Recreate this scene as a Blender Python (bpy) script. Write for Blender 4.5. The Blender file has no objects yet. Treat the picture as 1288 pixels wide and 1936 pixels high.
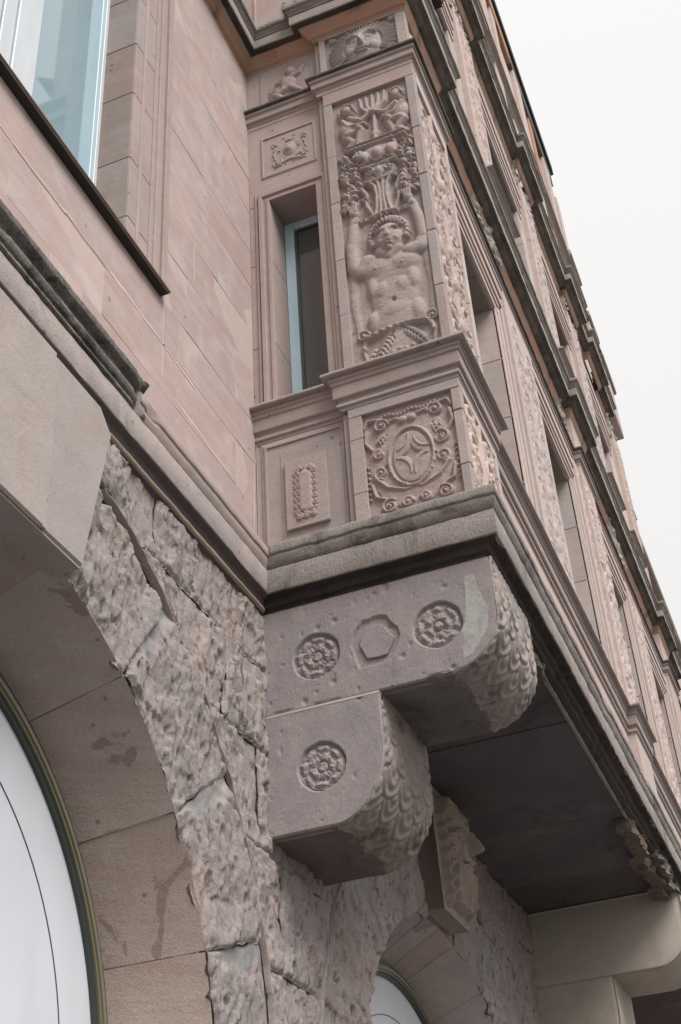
import bpy, bmesh, math, random
import numpy as np
from mathutils import Matrix

random.seed(7)
rng = np.random.default_rng(7)
C = bpy.context.scene.collection
SC = bpy.context.scene

# ------------------------------------------------------------------ camera
cam_d = bpy.data.cameras.new("camera")
cam = bpy.data.objects.new("camera", cam_d)
C.objects.link(cam)
right = (0.37177295, -0.92654368, -0.05746033)
down = (0.53020426, 0.26273599, -0.80613475)
fwd = (0.76201595, 0.26923338, 0.58893554)
m = Matrix.Identity(4)
for i in range(3):
    m[i][0] = right[i]; m[i][1] = -down[i]; m[i][2] = -fwd[i]
m[0][3], m[1][3], m[2][3] = 0.0, -3.0, 1.6
cam.matrix_world = m
cam_d.sensor_fit = 'HORIZONTAL'
cam_d.sensor_width = 36.0
cam_d.lens = 2491.94 / 1288 * 36.0
cam_d.clip_start = 0.05
cam_d.clip_end = 2000
SC.camera = cam

# ------------------------------------------------------------------ light: bright overcast day
SUN_EL, SUN_AZ = 50.0, 214.0            # azimuth of the sun, degrees clockwise from +Y
w = bpy.data.worlds.new("World"); SC.world = w; w.use_nodes = True
nt = w.node_tree; bg = nt.nodes["Background"]
sky = nt.nodes.new("ShaderNodeTexSky"); sky.sky_type = 'NISHITA'; sky.sun_disc = False
sky.sun_elevation = math.radians(SUN_EL); sky.sun_rotation = math.radians(SUN_AZ)
sky.air_density = 1.0; sky.dust_density = 4.0
mx = nt.nodes.new("ShaderNodeMix"); mx.data_type = 'RGBA'
mx.inputs[0].default_value = 0.86
nt.links.new(sky.outputs[0], mx.inputs[6])
mx.inputs[7].default_value = (9.5, 9.34, 9.1, 1)      # even white cloud cover
tc = nt.nodes.new("ShaderNodeTexCoord"); sx = nt.nodes.new("ShaderNodeSeparateXYZ"); nt.links.new(tc.outputs["Generated"], sx.inputs[0])
mr_ = nt.nodes.new("ShaderNodeMapRange"); mr_.inputs[1].default_value = 0.0; mr_.inputs[2].default_value = 1.0
mr_.inputs[3].default_value = 0.86; mr_.inputs[4].default_value = 1.08             # overcast sky: brighter towards the zenith
nt.links.new(sx.outputs["Z"], mr_.inputs[0])
ml = nt.nodes.new("ShaderNodeVectorMath"); ml.operation = 'SCALE'
nt.links.new(mx.outputs[2], ml.inputs[0]); nt.links.new(mr_.outputs[0], ml.inputs["Scale"]); nt.links.new(ml.outputs[0], bg.inputs[0])
bg.inputs[1].default_value = 0.074
sd = bpy.data.lights.new("sun", 'SUN'); sd.energy = 2.6; sd.angle = math.radians(34); sd.color = (1.0, 0.965, 0.95)
sun = bpy.data.objects.new("sun", sd); C.objects.link(sun)
az, el = math.radians(SUN_AZ), math.radians(SUN_EL)
sdir = np.array([math.sin(az) * math.cos(el), math.cos(az) * math.cos(el), math.sin(el)])   # towards the sun
from mathutils import Vector
sun.rotation_euler = Vector(sdir).to_track_quat('Z', 'Y').to_euler()
sun.location = (0, -20, 30)
vs = SC.view_settings
vs.view_transform = 'Standard'; vs.look = 'None'; vs.gamma = 1.0; vs.exposure = 0.58; vs.use_curve_mapping = False
SC.cycles.max_bounces = 6; SC.cycles.diffuse_bounces = 4

# ------------------------------------------------------------------ numeric noise
def _h(ix, iy, iz, s):
    n = (ix.astype(np.int64) * 374761393 + iy.astype(np.int64) * 668265263 + iz.astype(np.int64) * 2147483647 + s * 974634757) & 0xFFFFFFFF
    n = ((n ^ (n >> 13)) * 1274126177) & 0xFFFFFFFF
    n = ((n ^ (n >> 16)) * 2246822519) & 0xFFFFFFFF
    return ((n ^ (n >> 15)) & 0xFFFFFF) / float(0xFFFFFF)
def vnoise(x, y, z=0.0, s=0):
    x, y, z = np.broadcast_arrays(np.asarray(x, float), np.asarray(y, float), np.asarray(z, float))
    ix, iy, iz = np.floor(x), np.floor(y), np.floor(z)
    fx, fy, fz = x - ix, y - iy, z - iz
    fx, fy, fz = [f * f * (3 - 2 * f) for f in (fx, fy, fz)]
    r = 0
    for a in (0, 1):
        for b in (0, 1):
            for c in (0, 1):
                r = r + _h(ix + a, iy + b, iz + c, s) * (fx if a else 1 - fx) * (fy if b else 1 - fy) * (fz if c else 1 - fz)
    return r * 2 - 1
def fbm(x, y, z=0.0, s=0, o=4):
    r = 0; a = 0.5; t = 0
    for k in range(o):
        r = r + a * vnoise(np.asarray(x) * 2 ** k, np.asarray(y) * 2 ** k, np.asarray(z) * 2 ** k, s + k); t += a; a *= 0.5
    return r / t
def worley(x, y, s=0):
    ix, iy = np.floor(x), np.floor(y); best = np.full(np.shape(x), 9.0); val = np.zeros(np.shape(x))
    for a in (-1, 0, 1):
        for b in (-1, 0, 1):
            px = ix + a + _h(ix + a, iy + b, ix * 0, s); py = iy + b + _h(ix + a, iy + b, ix * 0, s + 9)
            d = np.hypot(x - px, y - py); k = d < best
            val = np.where(k, _h(ix + a, iy + b, ix * 0, s + 5), val); best = np.minimum(best, d)
    return best, val
def sstep(a, b, x):
    t = np.clip((x - a) / (b - a), 0, 1); return t * t * (3 - 2 * t)

# ------------------------------------------------------------------ materials
def stone(name, a, b, scale=1.0, band=0.0, grain=0.16, pits=0.0, soot=0.0, sootcol=(0.045, 0.045, 0.043), bump=0.35,
          rand=0.10, lichen=0.0, patch=None, patch_amt=0.0, plo=0.52, phi=0.70, psc=2.6, mauve=0.0, tool=0.0, rough=0.9, soot_scale=2.2):
    mt = bpy.data.materials.new(name); mt.use_nodes = True
    t = mt.node_tree; N = t.nodes; L = t.links
    bs = N["Principled BSDF"]; bs.inputs["Roughness"].default_value = rough
    bs.inputs["Specular IOR Level"].default_value = 0.18
    geo = N.new("ShaderNodeNewGeometry"); oi = N.new("ShaderNodeObjectInfo")
    off = N.new("ShaderNodeVectorMath"); off.operation = 'MULTIPLY_ADD'
    L.new(oi.outputs["Random"], off.inputs[0]); off.inputs[1].default_value = (7.0, 3.0, 5.0); L.new(geo.outputs["Position"], off.inputs[2])
    def noise(sc, det=5, rg=0.6, vec=None, dist=0.0):
        n = N.new("ShaderNodeTexNoise"); n.inputs["Scale"].default_value = sc; n.inputs["Detail"].default_value = det
        n.inputs["Roughness"].default_value = rg; n.inputs["Distortion"].default_value = dist
        L.new(vec if vec else geo.outputs["Position"], n.inputs["Vector"]); return n.outputs["Fac"]
    def ramp(v, lo, hi):
        r = N.new("ShaderNodeMapRange"); r.inputs[1].default_value = lo; r.inputs[2].default_value = hi; r.interpolation_type = 'SMOOTHSTEP'
        L.new(v, r.inputs[0]); return r.outputs[0]
    def mix(f, c1, c2, mode='MIX'):
        x = N.new("ShaderNodeMix"); x.data_type = 'RGBA'; x.blend_type = mode
        for s, v in ((0, f), (6, c1), (7, c2)):
            if isinstance(v, tuple): x.inputs[s].default_value = v if len(v) == 4 else v + (1,)
            elif isinstance(v, (int, float)): x.inputs[s].default_value = v
            else: L.new(v, x.inputs[s])
        return x.outputs[2]
    def math_(op, p, q=None):
        x = N.new("ShaderNodeMath"); x.operation = op
        for s, v in ((0, p), (1, q)):
            if v is None: continue
            if isinstance(v, (int, float)): x.inputs[s].default_value = v
            else: L.new(v, x.inputs[s])
        return x.outputs[0]
    col = mix(ramp(noise(1.3 * scale, 6, 0.62, off.outputs[0], 0.4), 0.32, 0.68), a, b)
    col = mix(math_('MULTIPLY', ramp(noise(5.5 * scale, 5, 0.65), 0.35, 0.7), 0.30), col, tuple(v * 0.72 for v in a))
    if band:
        mp = N.new("ShaderNodeMapping"); mp.inputs["Scale"].default_value = (0.8, 0.8, 11.0); mp.inputs["Rotation"].default_value = (0.05, 0.06, 0.03)
        L.new(off.outputs[0], mp.inputs[0])
        col = mix(math_('MULTIPLY', ramp(noise(1.0, 5, 0.7, mp.outputs[0], 0.3), 0.38, 0.66), band), col, tuple(v * f for v, f in zip(a, (0.80, 0.70, 0.68))))
    if patch:
        col = mix(math_('MULTIPLY', ramp(noise(psc, 5, 0.55, off.outputs[0], 0.8), plo, phi), patch_amt), col, patch)
    if lichen:
        mp = N.new("ShaderNodeMapping"); mp.inputs["Scale"].default_value = (15.0, 15.0, 6.5); mp.inputs["Rotation"].default_value = (0, 0.35, 0); L.new(geo.outputs["Position"], mp.inputs[0])
        col = mix(math_('MULTIPLY', ramp(noise(1.0, 4, 0.62, mp.outputs[0], 1.0), 0.565, 0.66), lichen), col, (0.125, 0.115, 0.107))
        col = mix(math_('MULTIPLY', ramp(noise(2.3, 6, 0.7, None, 0.6), 0.57, 0.66), lichen * .8), col, (0.25, 0.205, 0.165))
    if mauve:
        col = mix(math_('MULTIPLY', ramp(noise(1.9, 6, 0.6, off.outputs[0], 1.2), 0.53, 0.66), mauve), col, (a[0] * .93, a[1] * .76, a[2] * .76))
        col = mix(math_('MULTIPLY', ramp(noise(3.1, 6, 0.65, None, 0.9), 0.56, 0.66), mauve * .8), col, (0.36, 0.335, 0.315))
    g = noise(95.0, 3, 0.8)
    col = mix(1.0, col, mix(ramp(g, 0.25, 0.75), (1 - grain,) * 3, (1 + grain,) * 3), 'MULTIPLY')
    if soot:
        sm = ramp(noise(soot_scale, 7, 0.72, None, 0.5), 0.62 - 0.3 * soot, 0.78 - 0.3 * soot)
        col = mix(math_('MULTIPLY', sm, min(1.0, 0.55 + 0.5 * soot)), col, sootcol)
    h = g
    if pits:
        v = N.new("ShaderNodeTexVoronoi"); v.inputs["Scale"].default_value = 17.0; v.inputs["Randomness"].default_value = 1.0
        L.new(geo.outputs["Position"], v.inputs["Vector"])
        sel = N.new("ShaderNodeSeparateColor"); L.new(v.outputs["Color"], sel.inputs[0])
        on = math_('GREATER_THAN', sel.outputs[0], 1 - pits)
        rad = math_('MULTIPLY', sel.outputs[1], 0.28)
        pm = math_('MULTIPLY', on, math_('LESS_THAN', v.outputs["Distance"], rad))
        col = mix(math_('MULTIPLY', pm, 0.55), col, tuple(v * 0.3 for v in a))
        h = math_('SUBTRACT', h, math_('MULTIPLY', pm, 1.3))
    rnd = N.new("ShaderNodeMapRange"); L.new(oi.outputs["Random"], rnd.inputs[0]); rnd.inputs[3].default_value = 1 - rand; rnd.inputs[4].default_value = 1 + rand
    hsv = N.new("ShaderNodeHueSaturation"); L.new(rnd.outputs[0], hsv.inputs["Value"]); L.new(col, hsv.inputs["Color"])
    r2 = N.new("ShaderNodeMapRange"); f = math_('FRACT', math_('MULTIPLY', oi.outputs["Random"], 7.31)); L.new(f, r2.inputs[0])
    r2.inputs[3].default_value = 1 - rand * 3; r2.inputs[4].default_value = 1 + rand * 3; L.new(r2.outputs[0], hsv.inputs["Saturation"])
    L.new(hsv.outputs[0], bs.inputs["Base Color"])
    if tool:
        mp = N.new("ShaderNodeMapping"); mp.inputs["Scale"].default_value = (150.0, 150.0, 5.0); L.new(geo.outputs["Position"], mp.inputs[0])
        h = math_('ADD', h, math_('MULTIPLY', noise(1.0, 2, 0.5, mp.outputs[0]), tool))
    h = math_('ADD', h, math_('MULTIPLY', noise(24.0, 4, 0.7), 1.2))
    bp = N.new("ShaderNodeBump"); bp.inputs["Strength"].default_value = bump; bp.inputs["Distance"].default_value = 0.006
    L.new(h, bp.inputs["Height"]); L.new(bp.outputs[0], bs.inputs["Normal"])
    return mt
def plain(name, col, rough=0.5, metal=0.0, spec=0.5, noise_amt=0.06, sc=8.0):
    mt = bpy.data.materials.new(name); mt.use_nodes = True
    t = mt.node_tree; N = t.nodes; L = t.links; bs = N["Principled BSDF"]
    bs.inputs["Roughness"].default_value = rough; bs.inputs["Metallic"].default_value = metal; bs.inputs["Specular IOR Level"].default_value = spec
    geo = N.new("ShaderNodeNewGeometry"); n = N.new("ShaderNodeTexNoise"); n.inputs["Scale"].default_value = sc; n.inputs["Detail"].default_value = 5
    mp = N.new("ShaderNodeMapping"); mp.inputs["Scale"].default_value = (1, 1, 0.25)
    L.new(geo.outputs["Position"], mp.inputs[0]); L.new(mp.outputs[0], n.inputs["Vector"])
    mr = N.new("ShaderNodeMapRange"); L.new(n.outputs["Fac"], mr.inputs[0]); mr.inputs[1].default_value = 0.3; mr.inputs[2].default_value = 0.7
    mr.inputs[3].default_value = 1 - noise_amt; mr.inputs[4].default_value = 1 + noise_amt
    hs = N.new("ShaderNodeHueSaturation"); hs.inputs["Color"].default_value = col + (1,); L.new(mr.outputs[0], hs.inputs["Value"])
    L.new(hs.outputs[0], bs.inputs["Base Color"])
    return mt

M = {
 'pink': stone('pink_sandstone', (0.475, 0.378, 0.350), (0.425, 0.355, 0.335), band=0.5, grain=0.09, rand=0.03, patch=(0.53, 0.44, 0.41), patch_amt=0.7, bump=0.32, pits=0.03, plo=.48, phi=.72, mauve=.38),
 'mortar': stone('pink_mortar', (0.52, 0.415, 0.375), (0.48, 0.385, 0.35), grain=0.08, rand=0.02, bump=0.4),
 'trim': stone('pink_grey_trim_stone', (0.41, 0.335, 0.31), (0.355, 0.305, 0.287), band=0.3, grain=0.10, rand=0.05, bump=0.32, pits=0.06, mauve=.45),
 'jamb': stone('brown_grey_reveal_stone', (0.29, 0.24, 0.215), (0.35, 0.29, 0.265), band=0.3, grain=0.09, rand=0.10, bump=0.28, pits=0.04),
 'oriel': stone('grey_pink_carved_stone', (0.40, 0.337, 0.317), (0.35, 0.307, 0.292), scale=1.3, grain=0.15, rand=0.04, bump=0.5, pits=0.06, band=0.25, patch=(0.44, 0.36, 0.33), patch_amt=0.4, mauve=.4),
 'front': stone('sunlit_pink_front_stone', (0.52, 0.43, 0.39), (0.47, 0.40, 0.37), grain=0.08, rand=0.07, bump=0.25, pits=0.04, band=0.4, soot=0.08, mauve=.35),  # paler than the side stone: sunlight on the front put into the colour
 'corbel': stone('grey_corbel_stone', (0.285, 0.255, 0.252), (0.32, 0.274, 0.268), grain=0.16, rand=0.03, bump=0.45, pits=0.06, tool=0.6, patch=(0.35, 0.30, 0.285), patch_amt=.6, soot=.10, sootcol=(.16,.15,.148), soot_scale=3),
 'scale': stone('dark_scaled_stone', (0.34, 0.29, 0.265), (0.27, 0.235, 0.22), grain=0.18, rand=0.03, bump=0.5, soot=0.40, sootcol=(0.09, 0.075, 0.067), soot_scale=4.5),
 'beige': stone('beige_corbel_stone', (0.50, 0.45, 0.385), (0.45, 0.40, 0.35), grain=0.09, rand=0.03, bump=0.3, pits=0.03, patch=(0.40, 0.31, 0.28), patch_amt=0.4),
 'ledge': stone('weathered_ledge_stone', (0.33, 0.292, 0.27), (0.275, 0.248, 0.23), grain=0.30, rand=0.03, bump=0.8, pits=0.14, soot=0.33, sootcol=(0.115, 0.108, 0.10), tool=1.0),
 'ledgetop': stone('sooty_ledge_top', (0.29, 0.26, 0.24), (0.225, 0.205, 0.19), grain=0.35, rand=0.03, bump=0.8, soot=0.40, sootcol=(0.085, 0.082, 0.077), tool=1.0),
 'bed': stone('soot_and_shade_bed_stone', (0.085, 0.072, 0.065), (0.055, 0.050, 0.046), grain=0.22, rand=0.05, bump=0.6, soot=0.4, sootcol=(0.03, 0.03, 0.028)),  # soot plus the shade under the ledge, put into one dark colour
 'bead': stone('tan_bead_stone', (0.40, 0.31, 0.24), (0.34, 0.26, 0.21), grain=0.14, rand=0.04, bump=0.4, soot=0.15),
 'blackledge': stone('black_crusted_stone', (0.15, 0.138, 0.125), (0.235, 0.212, 0.192), scale=4, grain=0.4, rand=0.04, bump=1.0, soot=0.52, sootcol=(0.05, 0.048, 0.045), soot_scale=5),
 'blackgrey': stone('dark_grey_cornice_torus', (0.29, 0.26, 0.235), (0.21, 0.19, 0.172), scale=3, grain=0.25, rand=0.04, bump=0.7, soot=0.30, sootcol=(0.085, 0.08, 0.073), soot_scale=3),
 'rough': stone('rock_faced_sandstone', (0.325, 0.280, 0.266), (0.285, 0.255, 0.246), scale=1.6, grain=0.17, rand=0.05, bump=0.7, pits=0.16, patch=(0.385, 0.305, 0.275), patch_amt=0.5, soot=0.18, sootcol=(0.145, 0.14, 0.138), soot_scale=5.0, lichen=0.85, mauve=.4),
 'roughpink': stone('pink_rock_faced_sandstone', (0.48, 0.335, 0.29), (0.42, 0.325, 0.285), scale=1.6, grain=0.18, rand=0.04, bump=0.8, pits=0.10, patch=(0.37, 0.22, 0.18), patch_amt=0.6),
 'arch': stone('dressed_arch_stone', (0.335, 0.282, 0.255), (0.375, 0.328, 0.298), scale=0.8, band=0.35, grain=0.15, rand=0.13, bump=0.6, pits=0.06, patch=(0.20, 0.155, 0.142), patch_amt=0.75, plo=.605, phi=.622, psc=1.9),
 'key': stone('beige_grey_keystone', (0.385, 0.342, 0.318), (0.34, 0.308, 0.29), grain=0.12, rand=0.05, bump=0.5, pits=0.25, patch=(0.43, 0.36, 0.33), patch_amt=.5, soot=.12, sootcol=(.22,.2,.185), mauve=.3),
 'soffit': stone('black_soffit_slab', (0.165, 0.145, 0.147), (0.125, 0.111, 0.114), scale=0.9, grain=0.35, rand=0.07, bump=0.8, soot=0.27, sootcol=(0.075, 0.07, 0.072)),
 'orange': stone('orange_stained_stone', (0.43, 0.235, 0.155), (0.36, 0.25, 0.19), scale=2.5, grain=0.10, rand=0.05, bump=0.3, soot=0.28, sootcol=(0.10, 0.075, 0.06)),
 'corona': stone('grey_cornice_stone', (0.35, 0.31, 0.275), (0.29, 0.255, 0.23), scale=2, grain=0.14, rand=0.05, bump=0.5, soot=0.25, sootcol=(0.075, 0.072, 0.066)),
 'black': stone('black_cornice_stone', (0.085, 0.075, 0.068), (0.17, 0.14, 0.12), scale=2.5, grain=0.25, rand=0.05, bump=0.8, soot=0.35, sootcol=(0.05, 0.046, 0.042)),
 'lump': stone('crumbled_grey_brown_mortar', (0.25, 0.205, 0.175), (0.15, 0.13, 0.115), scale=6, grain=0.35, rand=0.1, bump=1.4, soot=0.4, sootcol=(0.06, 0.055, 0.05), soot_scale=6),
 'sill': stone('brown_sill_slab', (0.27, 0.17, 0.135), (0.20, 0.125, 0.10), scale=3, grain=0.12, rand=0.03, bump=0.3),
 'silldark': plain('dark_sill_shade', (0.025, 0.021, 0.019), 0.7),
 'wframe': plain('pale_blue_painted_frame', (0.44, 0.57, 0.63), 0.45),
 'wwhite': plain('white_painted_frame', (0.56, 0.60, 0.63), 0.45),
 'seal': plain('dark_window_gasket', (0.05, 0.075, 0.08), 0.5),
 'glassdark': plain('dark_window_glass', (0.105, 0.105, 0.10), 0.06, 0, 0.5),
 'glassblue': plain('blue_tinted_window_glass', (0.24, 0.345, 0.39), 0.03, 0, 0.85, 0.05, 1.5),
 'panel': plain('white_arch_panel', (0.575, 0.59, 0.63), 0.35, 0, 0.4, 0.05, 5.0),
 'olive': plain('olive_bronze_frame', (0.20, 0.185, 0.125), 0.35, 0.2),
 'olivedark': plain('dark_green_frame_seal', (0.035, 0.045, 0.042), 0.4),
 'slate': plain('black_slate_eave', (0.022, 0.022, 0.024), 0.6),
 'zinc': plain('grey_zinc_gutter', (0.24, 0.255, 0.26), 0.5, 0.2),
 'ochre': stone('ochre_neighbour_render', (0.46, 0.37, 0.27), (0.42, 0.34, 0.25), grain=0.05, rand=0.02, bump=0.2),
 'asphalt': stone('street_paving', (0.13, 0.122, 0.115), (0.105, 0.10, 0.095), grain=0.2, rand=0.0, bump=0.4),
 'lime': stone('greenish_white_limewash', (0.40, 0.40, 0.375), (0.34, 0.325, 0.31), scale=5, grain=0.16, bump=0.4, soot=0.42, sootcol=(0.30, 0.262, 0.253), soot_scale=9),
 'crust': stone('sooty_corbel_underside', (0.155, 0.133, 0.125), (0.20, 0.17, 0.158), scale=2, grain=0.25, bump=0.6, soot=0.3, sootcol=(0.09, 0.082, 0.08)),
 'notch': stone('blue_grey_chamfer_stone', (0.255, 0.258, 0.256), (0.33, 0.305, 0.288), scale=3, grain=0.15, bump=0.5, lichen=.5),
 'course': stone('grey_mauve_string_stone', (0.375, 0.322, 0.30), (0.325, 0.285, 0.268), scale=2, grain=0.16, bump=0.6, rand=.03, pits=.12, soot=0.20, sootcol=(0.15, 0.132, 0.122), soot_scale=3.5, patch=(0.44, 0.36, 0.33), patch_amt=.5, mauve=.5),
 'warm': stone('warm_mask_stone', (0.41, 0.325, 0.28), (0.37, 0.31, 0.275), scale=3, grain=0.15, bump=0.5, lichen=.5),
 'iron': plain('rusty_iron', (0.05, 0.035, 0.03), 0.7),
}

# ------------------------------------------------------------------ mesh helpers
def mesh_np(name, V, F, mat, par=None, smooth=True, angle=35, label=None, edges_sharp=True):
    V = np.asarray(V, np.float32).reshape(-1, 3); F = np.asarray(F, np.int32)
    me = bpy.data.meshes.new(name); n, k = F.shape
    me.vertices.add(len(V)); me.vertices.foreach_set("co", V.ravel())
    me.loops.add(n * k); me.loops.foreach_set("vertex_index", F.ravel())
    me.polygons.add(n); me.polygons.foreach_set("loop_start", np.arange(n, dtype=np.int32) * k)
    me.update(calc_edges=True); me.validate()
    me.materials.append(mat)
    if smooth:
        me.polygons.foreach_set("use_smooth", np.ones(n, bool))
        if edges_sharp: me.set_sharp_from_angle(angle=math.radians(angle))
    o = bpy.data.objects.new(name, me); C.objects.link(o)
    if par is not None: o.parent = par
    if label: o['label'] = label
    return o
def gridF(nu, nv, wrapu=False):
    a = np.arange(nu * nv).reshape(nu, nv)
    if wrapu: a = np.vstack([a, a[:1]])
    return np.stack([a[:-1, :-1], a[1:, :-1], a[1:, 1:], a[:-1, 1:]], -1).reshape(-1, 4)
def sheet(name, P, mat, par, skirt=None, angle=180, label=None):
    nu, nv = P.shape[:2]; V = P.reshape(-1, 3); F = gridF(nu, nv)
    if skirt is not None:
        idx = np.arange(nu * nv).reshape(nu, nv)
        ring = np.concatenate([idx[:, 0], idx[-1, 1:], idx[-2::-1, -1], idx[0, -2:0:-1]])
        base = len(V); V = np.vstack([V, V[ring] + np.asarray(skirt)])
        k = len(ring); j = np.arange(k); j2 = (j + 1) % k
        F = np.vstack([F, np.stack([ring, ring[j2], base + j2, base + j], -1)])
    return mesh_np(name, V, F, mat, par, True, angle, label, edges_sharp=angle < 180)
def box(name, x0, x1, y0, y1, z0, z1, mat, par, bev=0.004, label=None, jit=0.0):
    x0, x1 = min(x0, x1), max(x0, x1); y0, y1 = min(y0, y1), max(y0, y1); z0, z1 = min(z0, z1), max(z0, z1)
    bm = bmesh.new(); bmesh.ops.create_cube(bm, size=1)
    for v in bm.verts:
        v.co = ((x0 + x1) / 2 + v.co.x * (x1 - x0), (y0 + y1) / 2 + v.co.y * (y1 - y0), (z0 + z1) / 2 + v.co.z * (z1 - z0))
        if jit: v.co.x += random.uniform(-jit, jit); v.co.y += random.uniform(-jit, jit); v.co.z += random.uniform(-jit, jit)
    if bev: bmesh.ops.bevel(bm, geom=bm.edges[:], offset=bev, segments=1, affect='EDGES')
    me = bpy.data.meshes.new(name); bm.to_mesh(me); bm.free(); me.materials.append(mat)
    o = bpy.data.objects.new(name, me); C.objects.link(o); o.parent = par
    if label: o['label'] = label
    return o
def prism(name, poly, mapf, h0, h1, mat, par, bev=0.0, label=None):
    """polygon in plane coordinates (a,b) extruded between heights h0 and h1 of mapf(a,b,h)."""
    bm = bmesh.new()
    lo = [bm.verts.new(mapf(a, b, h0)) for a, b in poly]; hi = [bm.verts.new(mapf(a, b, h1)) for a, b in poly]
    n = len(poly); bm.faces.new(lo); bm.faces.new(hi[::-1])
    for i in range(n): bm.faces.new((lo[i], hi[i], hi[(i + 1) % n], lo[(i + 1) % n]))
    bmesh.ops.recalc_face_normals(bm, faces=bm.faces[:])
    if bev: bmesh.ops.bevel(bm, geom=bm.edges[:], offset=bev, segments=1, affect='EDGES')
    me = bpy.data.meshes.new(name); bm.to_mesh(me); bm.free(); me.materials.append(mat)
    o = bpy.data.objects.new(name, me); C.objects.link(o); o.parent = par
    if label: o['label'] = label
    return o
def soften(prof, r):
    """small chamfers on the corners of an open profile"""
    if r <= 0: return prof
    out = [prof[0]]
    for i in range(1, len(prof) - 1):
        p = np.array(prof[i], float); a = np.array(prof[i - 1], float); b = np.array(prof[i + 1], float)
        la, lb = np.linalg.norm(a - p), np.linalg.norm(b - p); t = min(r, la * .4, lb * .4)
        out += [tuple(p + (a - p) / max(la, 1e-9) * t), tuple(p + (b - p) / max(lb, 1e-9) * t)]
    return out + [prof[-1]]
PLAN = lambda a, b, h: (a, b, h)
def sweep(name, path, prof, mat, par, segs=None, closed=False, mapf=PLAN, step=None, jit=0.0, jsc=12.0, chip=0.0, soft=0.003, label=None, seed=0, caps=True, angle=35, endfade=0):
    """profile of (offset, height) swept along a plan path; offset goes to the right-hand side of the walking direction."""
    prof = np.array(soften(prof, soft)); P = np.array(path, float); n = len(P)
    d = [(P[(i + 1) % n] - P[i]) for i in range(n if closed else n - 1)]
    d = [v / np.linalg.norm(v) for v in d]; nm = [np.array([v[1], -v[0]]) for v in d]
    off = []
    for i in range(n):
        if closed: n1, n2 = nm[i - 1], nm[i]
        elif i == 0: n1 = n2 = nm[0]
        elif i == n - 1: n1 = n2 = nm[-1]
        else: n1, n2 = nm[i - 1], nm[i]
        off.append((n1 + n2) / (1 + n1 @ n2))
    if closed: P = np.vstack([P, P[:1]]); off.append(off[0])
    s0, s1 = segs if segs else (0, len(d))
    rows, ros = [], []
    for i in range(s0, s1):
        L = np.linalg.norm(P[i + 1] - P[i]); k = max(1, int(round(L / step))) if step else 1
        for j in range(k): rows.append(P[i] + (P[i + 1] - P[i]) * j / k); ros.append(off[i] + (off[i + 1] - off[i]) * j / k)
    rows.append(P[s1]); ros.append(off[s1]); rows = np.array(rows); ros = np.array(ros)
    A = rows[:, None, :] + ros[:, None, :] * prof[None, :, :1]
    H = np.broadcast_to(prof[None, :, 1], A.shape[:2])
    if jit or chip:
        q = (A[..., 0], A[..., 1], H)
        e = fbm(q[0] * jsc, q[1] * jsc, q[2] * jsc, 31 + seed, 3) * jit
        if chip: e = e - chip * sstep(0.15, 0.55, fbm(q[0] * 4, q[1] * 4, q[2] * 6, 77 + seed, 3)) * (prof[None, :, 0] > prof[:, 0].max() * .55)
        if endfade:                                   # ragged broken end
            t = np.clip((rows[-1] - rows)[:, :1].sum(1) / endfade, 0, 1)[:, None]
            e = e - (1 - t) ** 1.5 * prof[None, :, 0] * np.clip(.55 + 1.2 * fbm(q[0] * 13, q[1], q[2] * 9, 5, 4), 0, 1)
        A = A + ros[:, None, :] / np.maximum(np.linalg.norm(ros, axis=1), .5)[:, None, None] * e[..., None]
        H = H + fbm(q[0] * jsc, q[1] * jsc, q[2] * jsc + 9, 57 + seed, 3) * jit
    V = np.array([mapf(a, b, h) for a, b, h in zip(A[..., 0].ravel(), A[..., 1].ravel(), H.ravel())])
    F = gridF(*A.shape[:2]); npf = len(prof)
    o = mesh_np(name, V, F, mat, par, True, angle, label)
    if caps and not closed:
        bm = bmesh.new(); bm.from_mesh(o.data); bm.verts.ensure_lookup_table()
        for r in (0, len(rows) - 1):
            try: bm.faces.new([bm.verts[r * npf + j] for j in range(npf)])
            except ValueError: pass
        bm.to_mesh(o.data); bm.free()
    return o

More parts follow.
